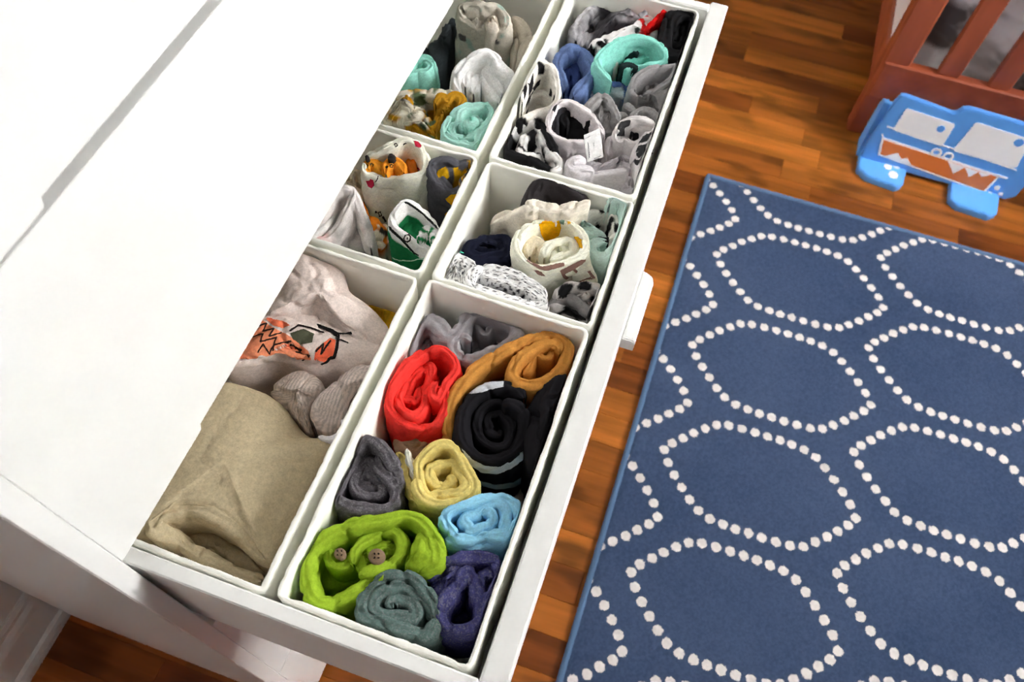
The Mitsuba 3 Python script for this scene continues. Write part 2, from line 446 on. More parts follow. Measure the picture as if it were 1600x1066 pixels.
for cx, cy, r in ((.580, 1.3037, .0085), (.5979, 1.3119, .0075), (.5933, 1.2850, .0105)):
    obj('foot_spot', prism(Polygon([(cx + r * math.cos(a), cy + r * math.sin(a)) for a in np.linspace(.3, 6.58, 9)[:-1]]), .0165, .0178), 'mat_print_white', st)
# ---------------------------------------------------------------- cloth
from scipy.interpolate import CubicSpline, RegularGridInterpolator, LinearNDInterpolator


def cloth_fine(p, n, uv):
    return noise(p.x * 1300, p.y * 1300, p.z * 1300) + .8 * noise(p.x * 600 + 9, p.y * 600, p.z * 600)


vc = {'type': 'mesh_attribute', 'name': 'vertex_color'}
cloth_bump = proc(cloth_fine, eps=3e-4)
def fibre(p, n, uv):
    return .03 + .20 * noise(p.x * 1150, p.y * 1150, p.z * 1150) + .12 * noise(p.x * 480 + 5, p.y * 480, p.z * 480) - .08 * fbm(p.x * 60, p.y * 60, p.z * 60)


def melange(p, n, uv):
    a = noise(p.x * 1150, p.y * 1150, p.z * 700)
    return .04 + .42 * smoothstep(.40, .90, a * .7 + .3 * noise(p.x * 420, p.y * 420, p.z * 420))


vc_bsdf = {'type': 'principled', 'base_color': vc, 'roughness': .92, 'specular': .12, 'sheen': .35}
dark = {'type': 'diffuse', 'reflectance': rgb(.004, .004, .004)}
lightgrey = {'type': 'diffuse', 'reflectance': rgb(.30, .30, .31)}
scene['mat_cloth'] = {'type': 'twosided', 'b': {'type': 'bumpmap', 'arbitrary': cloth_bump, 'scale': .00013,
                      'b': {'type': 'blendbsdf', 'weight': proc(fibre), 'b1': vc_bsdf, 'b2': dark}}}
scene['mat_melange'] = {'type': 'twosided', 'b': {'type': 'bumpmap', 'arbitrary': cloth_bump, 'scale': .00016,
                        'b': {'type': 'blendbsdf', 'weight': proc(melange), 'b1': {'type': 'blendbsdf', 'weight': proc(fibre), 'b1': vc_bsdf, 'b2': dark}, 'b2': lightgrey}}}
scene['mat_fabric_box'] = {'type': 'twosided', 'b': {'type': 'principled', 'base_color': vc, 'roughness': .75, 'specular': .2}}


def lin(c):
    return np.array(srgb(*c))


def curve(pts, ds, closed=False, straight=False):
    p = np.asarray(pts, float)
    if closed:
        p = np.vstack([p, p[:1]])
    t = np.concatenate([[0], np.cumsum(np.linalg.norm(np.diff(p[:, :2], axis=0), axis=1) ** .7)])
    cs = CubicSpline(t, p, bc_type='periodic' if closed else 'natural')
    q = np.stack([np.interp(np.linspace(0, t[-1], 1200), t, p[:, k]) for k in range(3)], 1) if straight else cs(np.linspace(0, t[-1], 1200))
    L = np.concatenate([[0], np.cumsum(np.linalg.norm(np.diff(q[:, :2], axis=0), axis=1))])
    n = max(8, int(round(L[-1] / ds)))
    u = np.linspace(0, L[-1], n + 1)
    out = np.stack([np.interp(u, L, q[:, k]) for k in range(q.shape[1])], 1)
    return (out[:-1], u[:-1]) if closed else (out, u)


def nz(p, f, seed, oct=3):
    return (meshkit.fbm(np.asarray(p) * f, oct, seed) - .5) * 2


def crease(p, f, seed):
    """Narrow creases where a noise changes sign."""
    q = np.asarray(p) * 1.0
    return np.exp(-(nz(q, f, seed, 2) / .07) ** 2)


def grid_faces(n, m, wrap_n=False, wrap_m=False):
    i, j = np.meshgrid(np.arange(n if wrap_n else n - 1), np.arange(m if wrap_m else m - 1), indexing='ij')
    f = np.stack([i * m + j, (i + 1) % n * m + j, (i + 1) % n * m + (j + 1) % m, i * m + (j + 1) % m], -1).reshape(-1, 4)
    return np.vstack([f[:, [0, 1, 2]], f[:, [0, 2, 3]]])


def ribbon(pts, t=.006, h=.08, closed=False, seed=0, wr=.0010, wave=.0025, flare=.003, ds=.0017, lean=0.0, sway=.001, ply=.35):
    """Cloth standing on edge along a path: a rounded fold of thickness t on top, both faces going down by h.
    Returns vertices, triangles, (u, s) per vertex; s runs from -h at the foot of the left face over 0 at the fold to +h on the right face."""
    c, u = curve(pts, ds, closed)
    n = len(c)
    tg = (np.roll(c, -1, 0) - np.roll(c, 1, 0)) if closed else np.gradient(c, axis=0)
    tg = tg[:, :2] / (np.linalg.norm(tg[:, :2], axis=1, keepdims=True) + 1e-9)
    nm = np.stack([-tg[:, 1], tg[:, 0]], 1)
    pr3 = np.stack([c[:, 0], c[:, 1], c[:, 0] * 0], 1)
    top = c[:, 2] + wave * nz(pr3, 28, seed + 3, 2)
    d = np.concatenate([np.arange(0, .022, .0018), np.arange(.024, .05, .004), np.arange(.054, h + .012, .009)])
    d = d[d < h - .002]
    d = np.append(d, h)
    r = t / 2
    a = np.linspace(-math.pi / 2, math.pi / 2, 15)[1:-1]
    sp = np.sign(np.sin(a)) * np.abs(np.sin(a)) ** .85
    off = np.concatenate([-np.ones(len(d)), sp, np.ones(len(d))])
    dep = np.concatenate([d[::-1] + r, r - r * np.abs(np.cos(a)) ** .8 + ply * r * np.exp(-(a / .22) ** 2), d + r])
    s = np.concatenate([-(d[::-1] + r), r * a / (math.pi / 2) * .9, d + r])
    e = np.ones(n)
    if not closed:
        x = np.minimum(u, u[-1] - u) / (t * .9)
        e = np.sqrt(np.clip(1 - (1 - np.clip(x, .015, 1)) ** 2, 0, 1))
    bul = np.clip(1 - np.exp(-dep / .012), 0, 1) * (1 - .5 * np.clip(dep / max(h, .03), 0, 1))
    lat = off[None, :] * (r * e[:, None] * (1 + .35 * nz(pr3, 45, seed + 5, 2))[:, None]) + flare * bul[None, :] * np.sign(off)[None, :] * e[:, None]
    q = np.stack([np.repeat(c[:, 0:1], len(s), 1), np.repeat(c[:, 1:2], len(s), 1), dep[None, :] * np.ones((n, 1))], -1)
    shift = sway * np.clip(dep / .03, 0, 1)[None, :] * nz(q * [1, 1, .35], 30, seed + 7, 2) - lean * dep[None, :]
    lat = lat + shift
    P = np.empty((n, len(s), 3))
    P[..., 0] = c[:, None, 0] + nm[:, None, 0] * lat
    P[..., 1] = c[:, None, 1] + nm[:, None, 1] * lat
    P[..., 2] = top[:, None] - dep[None, :] * np.ones((n, 1)) - (1 - e[:, None]) * r
    f = grid_faces(n, len(s), wrap_n=closed)
    m = trimesh.Trimesh(P.reshape(-1, 3), f, process=False)
    N = np.array(m.vertex_normals).reshape(P.shape)
    test = (N * np.stack([nm[:, None, 0] * off, nm[:, None, 1] * off, np.zeros((n, len(s)))], -1)).sum()
    if test < 0:
        f, N = f[:, ::-1], -N
    w = wr * (1.1 * nz(P * [1, 1, .6], 75, seed + 11, 3) - 1.5 * crease(P * [1, 1, .55], 48, seed + 17) + .5 * nz(P, 260, seed + 13, 2)) * np.clip(e, .05, 1)[:, None]
    P = P + N * w[..., None]
    U = np.stack([np.repeat(u[:, None], len(s), 1), np.repeat(s[None], n, 0)], -1)
    return P.reshape(-1, 3), f, U.reshape(-1, 2), (u, s, P, N)


def pad(out, crown=.006, edge=.008, drop=.06, seed=0, wr=.0014, tilt=(0, 0), folds=(), nth=150, center=None, straight=False):
    """A soft bulging piece of cloth inside an outline (x, y, z): rounded at its edge, sides going down by drop. (u, s) = (x, y)."""
    c, u = curve(out, .002, True, straight)
    k = np.linspace(0, len(c), nth, endpoint=False).astype(int)
    c = c[k]
    ctr = c.mean(0) if center is None else np.array([center[0], center[1], c[:, 2].mean()])
    rel = c[:, :2] - ctr[:2]
    R = np.linalg.norm(rel, axis=1)
    inset = np.clip(1 - edge / R, .3, 1)
    A = lambda x, y: np.stack([x * 0 + 1, x, y, x * x, x * y, y * y], -1)
    co = np.linalg.lstsq(A(*(c[:, :2] - ctr[:2]).T), c[:, 2], rcond=1e-3)[0]
    res = c[:, 2] - A(*(c[:, :2] - ctr[:2]).T) @ co
    rows = []
    rs = np.linspace(.02, 1, 22)
    for x in rs:
        rows.append((x * inset, x, 0.0))
    for a in np.linspace(0, math.pi / 2, 7)[1:]:
        rows.append((inset + (1 - inset) * math.sin(a), 1.0, edge * (1 - math.cos(a))))
    for dd in (.25, .5, .75, 1):
        rows.append((1 - .06 * dd + 0 * inset, 1.0, edge + drop * dd))
    P = np.empty((len(rows), nth, 3))
    for i, (sc, x, dz) in enumerate(rows):
        xy = ctr[:2] + rel * np.broadcast_to(sc, (nth,))[:, None]
        P[i, :, :2] = xy
        P[i, :, 2] = A(*(xy - ctr[:2]).T) @ co + res * x ** 4 + crown * (1 - x ** 2.2) - dz + tilt[0] * (xy[:, 0] - ctr[0]) + tilt[1] * (xy[:, 1] - ctr[1])
    damp = np.array([1.0] * 22 + [.8] * 6 + [.4] * 4)[:, None]
    for ang, freq, amp in folds:
        ph = P[..., 0] * math.cos(ang) + P[..., 1] * math.sin(ang) + .006 * nz(P, 30, seed + 2, 2)
        P[..., 2] += amp * damp * (np.abs(np.sin(ph * freq)) ** .7 - .6)
    f = grid_faces(len(rows), nth, wrap_m=True)
    V = P.reshape(-1, 3)
    V = np.vstack([V, P[0].mean(0)])
    ks = np.arange(nth)
    f = np.vstack([f, np.stack([ks, (ks + 1) % nth, 0 * ks + len(V) - 1], 1)])
    m = trimesh.Trimesh(V, f, process=False)
    N = np.array(m.vertex_normals)
    if N[:22 * nth, 2].mean() < 0:
        f, N = f[:, ::-1], -N
    w = wr * (nz(V, 60, seed + 11, 3) - 1.3 * crease(V, 34, seed + 17) + .4 * nz(V, 240, seed + 13, 2))
    V = V + N * w[:, None]
    return V, f, V[:, :2].copy(), None


def spiral(out, turns=2.3, t=.006, h=.10, start=0.0, end=.16, seed=0, sag=.0, noise_r=.10, cw=1, **kw):
    """A rolled-up piece: the path winds inwards from the outline."""
    c, u = curve(out, .002, True)
    ctr = c.mean(0)
    rel = c - ctr
    th = np.unwrap(np.arctan2(rel[:, 1], rel[:, 0]))
    if th[-1] < th[0]:
        rel, th = rel[::-1], th[::-1]
    o = np.argsort(np.mod(th, 2 * math.pi))
    tt, rr_, zz = np.mod(th, 2 * math.pi)[o], np.linalg.norm(rel[:, :2], axis=1)[o], rel[o, 2]
    rad = lambda a: np.interp(np.mod(a, 2 * math.pi), np.r_[tt[-1] - 2 * math.pi, tt, tt[0] + 2 * math.pi], np.r_[rr_[-1], rr_, rr_[0]])
    zat = lambda a: np.interp(np.mod(a, 2 * math.pi), np.r_[tt[-1] - 2 * math.pi, tt, tt[0] + 2 * math.pi], np.r_[zz[-1], zz, zz[0]])
    n = int(26 * turns)
    k = np.linspace(0, 1, n)
    a = start + cw * 2 * math.pi * turns * k
    first = 1.0 / turns
    s = np.where(k < first * .85, 1.0, 1 - (1 - end) * ((k - first * .85) / (1 - first * .85)) ** .85)
    s = s + np.where(k > first * .7, noise_r, 0) * nz(np.stack([np.cos(a) * 1.1 + k * 5, np.sin(a) * 1.1, a * 0 + seed], 1), 1.3, seed, 2)
    inn = np.where(k > first * .8, 1, 0) * np.clip(1.15 - s, 0, 1)
    s = s * (1 + inn * (.22 * np.sin(2 * a + seed) + .30 * nz(np.stack([np.cos(a) * 2.2, np.sin(a) * 2.2, k * 6 + seed], 1), 1.0, seed + 9, 2)))
    r = np.maximum(rad(a) - t * .55, t) * np.clip(s, .06, 1)
    pts = np.stack([ctr[0] + r * np.cos(a), ctr[1] + r * np.sin(a), ctr[2] + zat(a) * np.clip(s, 0, 1) - sag * (1 - np.clip(s, 0, 1)) + .0015 * np.sin(a * 1.7 + seed)], 1)
    return ribbon(pts, t=t, h=h, seed=seed, **kw)


def shade_of(base, V, U, seed, heather=0.0, pat=None):
    """Vertex colours of a cloth: dyed base colour, heathered yarn, woven or printed pattern in cloth coordinates."""
    col = np.tile(base, (len(V), 1))
    if pat:
        col = PATTERNS[pat](V, U, col)
    k = 1.2 + .07 * nz(V, 300, seed, 2) + .05 * nz(V, 40, seed + 1, 2)
    if heather:
        k = k * (1 + heather * nz(V * [1, 1, .35], 700, seed + 2, 2) * 1.6)
    return np.clip(col * k[:, None], .003, .90)


def blend(a, b, w):
    return a * (1 - w[:, None]) + b * w[:, None]


def ss(a, b, x):
    x = np.clip((x - a) / (b - a), 0, 1)
    return x * x * (3 - 2 * x)


def spots(U, size, cover, seed, warp=.4):
    q = np.stack([U[:, 0], U[:, 1], U[:, 0] * 0], 1) / size
    q = q + warp * np.stack([nz(q, 1.2, seed, 2), nz(q, 1.2, seed + 4, 2), q[:, 0] * 0], 1)
    i = np.floor(q[:, :2])
    best = np.full(len(q), 9.)
    for a in (-1, 0, 1):
        for b in (-1, 0, 1):
            ci = i + [a, b]
            hh = meshkit.noise(np.stack([ci[:, 0] + .001, ci[:, 1] + .001, ci[:, 0] * 0 + seed], 1), seed)
            h2 = meshkit.noise(np.stack([ci[:, 0] + .001, ci[:, 1] + .001, ci[:, 0] * 0 + seed + 7], 1), seed + 7)
            dd = np.hypot(q[:, 0] - ci[:, 0] - .25 - .5 * hh, q[:, 1] - ci[:, 1] - .25 - .5 * h2) / (cover * (.6 + .8 * h2))
            best = np.minimum(best, dd)
    return 1 - ss(.85, 1.05, best)


BLK, WHT = lin((24, 24, 26)), lin((226, 224, 222))
PATTERNS = {
    'tiger': lambda V, U, c: blend(c, lin((206, 158, 22)), ss(-.02, .08, nz(np.stack([U[:, 0], U[:, 1] * .35, U[:, 0] * 0], 1), 190, 3, 2))),
    'tiger_out': lambda V, U, c: blend(c, lin((206, 158, 22)), ss(.0, .1, nz(np.stack([U[:, 0] * .6, U[:, 1] * .9, U[:, 0] * 0], 1), 62, 8, 2))),
    'cow': lambda V, U, c: blend(c, WHT, spots(U, .030, .42, 3)),
    'spots': lambda V, U, c: blend(c, BLK, spots(U, .024, .32, 8)),
    'tiedye': lambda V, U, c: blend(lin((58, 56, 60)), lin((205, 203, 208)), ss(-.15, .55, nz(V + .012 * np.stack([nz(V, 40, 1), nz(V, 40, 2), nz(V, 40, 3)], 1), 46, 5, 3))),
    'hash': lambda V, U, c: blend(c, lin((52, 52, 60)), ((np.abs(((U[:, 0] + np.where(np.floor(U[:, 1] / .0095) % 2 > 0, 1, -1) * U[:, 1] * .8) / .0095) % 1 - .5) < .30) * (np.sin(U[:, 0] * 2900) * np.sin(U[:, 1] * 2900) > .05)).astype(float)),
    'blot': lambda V, U, c: blend(c, BLK, ss(.02, .08, nz(V * [1, 1, .6], 75, 21, 2))),
    'leaf': lambda V, U, c: blend(blend(c, lin((198, 150, 40)), ss(.12, .25, nz(V, 60, 5, 2))), lin((92, 110, 78)), ss(.28, .36, nz(V, 80, 15, 2))),
    'splotch': lambda V, U, c: blend(blend(c, lin((120, 165, 155)), ss(.30, .38, nz(V, 85, 6, 2)) * .6), lin((84, 80, 80)), spots(U, .045, .16, 12)),
    'pinkish': lambda V, U, c: blend(blend(c, lin((222, 158, 150)), ss(.18, .5, nz(V, 30, 4, 2))), lin((120, 118, 118)), ss(.2, .5, nz(V, 50, 9, 3)) * .7),
    'collar': lambda V, U, c: blend(WHT + 0 * c, c, ss(.0145, .0155, np.abs(U[:, 1]))),
    'stripe_green': lambda V, U, c: blend(WHT + 0 * c, lin((30, 110, 62)), (np.sin((U[:, 0] + U[:, 1] * .4) * 700) > .3).astype(float)),
    'rib': lambda V, U, c: c * (.86 + .14 * np.sign(np.sin(U[:, 0] * 2300)))[:, None],
    'redprint': lambda V, U, c: blend(blend(c, lin((200, 40, 40)), ss(.26, .30, nz(V, 90, 4, 2))), lin((60, 60, 60)), ss(.34, .38, nz(V, 110, 14, 2))),
    'wild': lambda V, U, c: blend(blend(c, lin((214, 122, 34)), ss(.18, .22, nz(V, 55, 31, 2))), lin((50, 46, 42)), ss(.33, .37, nz(V, 90, 15, 2))),
    'camo_blue': lambda V, U, c: blend(c, lin((205, 208, 216)), ss(.05, .12, nz(V, 48, 41, 2))),
    'speckle': lambda V, U, c: blend(c, lin((60, 92, 88)), spots(U, .016, .16, 5)),
    'yarn': lambda V, U, c: c * (.8 + .3 * np.abs(np.sin(U[:, 0] * 900)))[:, None],
}
BOXES = [(-.0005, .1405, -.0002, .2755, 'long white fabric box of bright rolls at the near end of the open drawer'),
         (.0005, .1410, .2775, .4185, 'square white fabric box of rolled prints in the middle of the front row'),
         (-.0010, .1400, .4215, .6990, 'long white fabric box at the far front end, holding black and mint rolls'),
         (-.2000, -.0085, -.0002, .2735, 'white fabric box holding folded beige and olive sweatshirts'),
         (-.2000, -.0085, .2770, .4180, 'white fabric box behind the square one, holding the fox print roll'),
         (-.2000, -.0105, .4215, .6990, 'white fabric box at the far back, holding mint and white rolls')]
SURF = {}
GROUPS = ['clothes in the long near box', 'clothes in the square box', 'clothes in the far front box', 'clothes in the box of sweatshirts', 'clothes in the box behind the square one', 'clothes in the far back box']


def cloth_piece(box, kind, a, base, seed, heather=0.0, pat=None):
    a = dict(a)
    fn = {'r': ribbon, 'p': pad, 's': spiral}[kind]
    V, f, U, g = fn(seed=seed, **a)
    V = squeeze(V, BOXES[box])
    if g:
        g = (g[0], g[1], V.reshape(g[2].shape), g[3])
    return V, f, U, shade_of(lin(base), V, U, seed, heather, pat), g


def squeeze(V, bx):
    """Cloth gives way where it meets the walls of its box."""
    V = V.copy()
    for k, (lo, hi) in enumerate(((bx[0] + .0052, bx[1] - .0052), (bx[2] + .0052, bx[3] - .0052))):
        m = .004
        x = V[:, k]
        x = np.where(x > hi - m, hi - m * np.exp(-np.maximum(x - hi + m, 0) / m), x)
        V[:, k] = np.where(x < lo + m, lo + m * np.exp(-np.maximum(lo + m - x, 0) / m), x)
    V[:, 2] = np.maximum(V[:, 2], .5700 + .0008 * (1 + nz(V, 90, 3, 2)))
    return V


def build_garment(G, seed):
    """One folded or rolled piece of clothing: its body in one mesh, then its prints, tags, buttons as parts."""
    key = thing(G['name'], G['label'], G['cat'], GROUPS[G['box']])
    groups = {}
    for i, pc in enumerate(G['pieces']):
        kind, a = pc['k'], pc['a']
        V, f, U, C, g = cloth_piece(G['box'], kind, a, pc.get('c', G['color']), seed * 17 + i * 5, pc.get('he', G.get('he', 0)), pc.get('pat', G.get('pat')))
        groups.setdefault(pc.get('part', 'body'), []).append((V, f, C))
        SURF[(G['id'], i)] = (kind, V, f, U, g)
    for part, L in groups.items():
        o, Vs, Fs, Cs = 0, [], [], []
        for V, f, C in L:
            Vs.append(V)
            Fs.append(f + o)
            Cs.append(C)
            o += len(V)
        k = obj(part, (np.vstack(Vs), np.vstack(Fs)), 'mat_melange' if G.get('he', 0) >= .15 and part == 'body' else 'mat_cloth', key, smooth=True, color=np.vstack(Cs))
        if part in G.get('plabels', {}):
            labels[k] = {'label': G['plabels'][part]}
    for D in G.get('decals', ()):
        add_decal(G['id'], key, D)
    return key


def surface_map(sid):
    kind, V, f, U, g = SURF[sid]
    if kind in 'rs':
        u, s, P, N = g
        ip = RegularGridInterpolator((u, s), P, bounds_error=False, fill_value=None)
        inn = RegularGridInterpolator((u, s), N, bounds_error=False, fill_value=None)
        return lambda q: (ip(q), inn(q))
    nv = 150 * 28
    ip = LinearNDInterpolator(V[:nv, :2], V[:nv, 2])

    def at(q):
        z = ip(q)
        e = 5e-4
        zx, zy = ip(q + [e, 0]) - z, ip(q + [0, e]) - z
        n = np.stack([-zx / e, -zy / e, np.ones(len(q))], 1)
        n = np.nan_to_num(n, nan=0.0)
        n[:, 2] = np.where(n[:, 2] == 0, 1, n[:, 2])
        z = np.where(np.isnan(z), np.nanmedian(z) if not np.all(np.isnan(z)) else .6, z)
        return np.column_stack([q, z]), n / np.linalg.norm(n, axis=1, keepdims=True)
    return at


def add_decal(gid, key, D):
    at = surface_map((gid, D['on']))
    if 'text' in D:
        m = meshkit.text_mesh(D['text'], D['h'], .0004, bold=D.get('bold', False))
        V2 = np.array(m.vertices)
        V2, F = V2[:, :2] - [V2[:, 0].mean(), 0], np.array(m.faces)
        m2 = trimesh.Trimesh(np.column_stack([V2, V2[:, 0] * 0]), F, process=False)
        sub = m2.subdivide_to_size(.003, max_iter=6) if D.get('sub') else m2
        ca, sa = math.cos(D['rot']), math.sin(D['rot'])
        V2 = np.array(sub.vertices)[:, :2] @ np.array([[ca, sa], [-sa, ca]]) + D['at']
        F = np.array(sub.faces)
    else:
        P = Polygon(D['poly']).buffer(0)
        if D.get('hole'):
            P = P.difference(Polygon(D['hole']).buffer(0))
        vs, fs, o = [], [], 0
        for gpoly in getattr(P, 'geoms', [P]):
            v, ff = trimesh.creation.triangulate_polygon(gpoly, engine='earcut')
            vs.append(v)
            fs.append(ff + o)
            o += len(v)
        v = np.vstack(vs)
        m2 = trimesh.Trimesh(np.column_stack([v, v[:, 0] * 0]), np.vstack(fs), process=False)
        sub = m2.subdivide_to_size(D.get('res', .0022), max_iter=8)
        V2, F = np.array(sub.vertices)[:, :2], np.array(sub.faces)
    P3, N3 = at(V2)
    P3 = P3 + N3 * D.get('lift', .0005)
    C = shade_of(lin(D['c']), P3, V2, 3, D.get('he', 0.05))
    obj(D['part'], (P3, F), 'mat_cloth', key, smooth=True, color=C)


# ---------------------------------------------------------------- fabric boxes
def storage_box(x0, x1, y0, y1, label, seed):
    key = thing('fabric_box', label, 'storage box', 'white fabric boxes in the open drawer')
    r, t = .0045, .0038
    pts = []
    for cx, cy, a0 in ((x1 - r, y1 - r, 0), (x0 + r, y1 - r, 90), (x0 + r, y0 + r, 180), (x1 - r, y0 + r, 270)):
        for a in (0, 45, 90):
            a = math.radians(a0 + a)
            pts.append([cx + (r - t / 2) * math.cos(a), cy + (r - t / 2) * math.sin(a), RIM + .001 + .0012 * math.sin(seed * 3.1 + len(pts))])
    full = []
    for i in range(12):
        full.append(pts[i])
        if i % 3 == 2:
            p, q = np.array(pts[i]), np.array(pts[(i + 1) % 12])
            for k in (.1, .3, .5, .7, .9):
                full.append(list(p + (q - p) * k))
    V, f, U, g = ribbon(full, t=t, h=.128, closed=True, seed=seed, wr=.0004, wave=.0012, flare=.0005, sway=.0016, ds=.003, ply=.0)
    V[:, 2] = np.maximum(V[:, 2], .567)
    base = lin((240, 240, 233))
    col = np.clip(base * (1 + .03 * nz(V, 60, seed, 3))[:, None], 0, .95)
    if y0 < .001:
        V[:, 2] -= .0022 * np.clip((.02 - V[:, 1]) / .02, 0, 1)
    obj('walls', (V, f), 'mat_fabric_box', key, smooth=True, color=col)
    b = cbox(x0 + t, x1 - t, y0 + t, y1 - t, .5665, .5695, .0005)
    obj('base', b, 'mat_fabric_box', key, color=np.tile(lin((225, 224, 218)), (len(b.vertices), 1)))


for i, bx in enumerate(BOXES):
    storage_box(*bx, 50 + i)
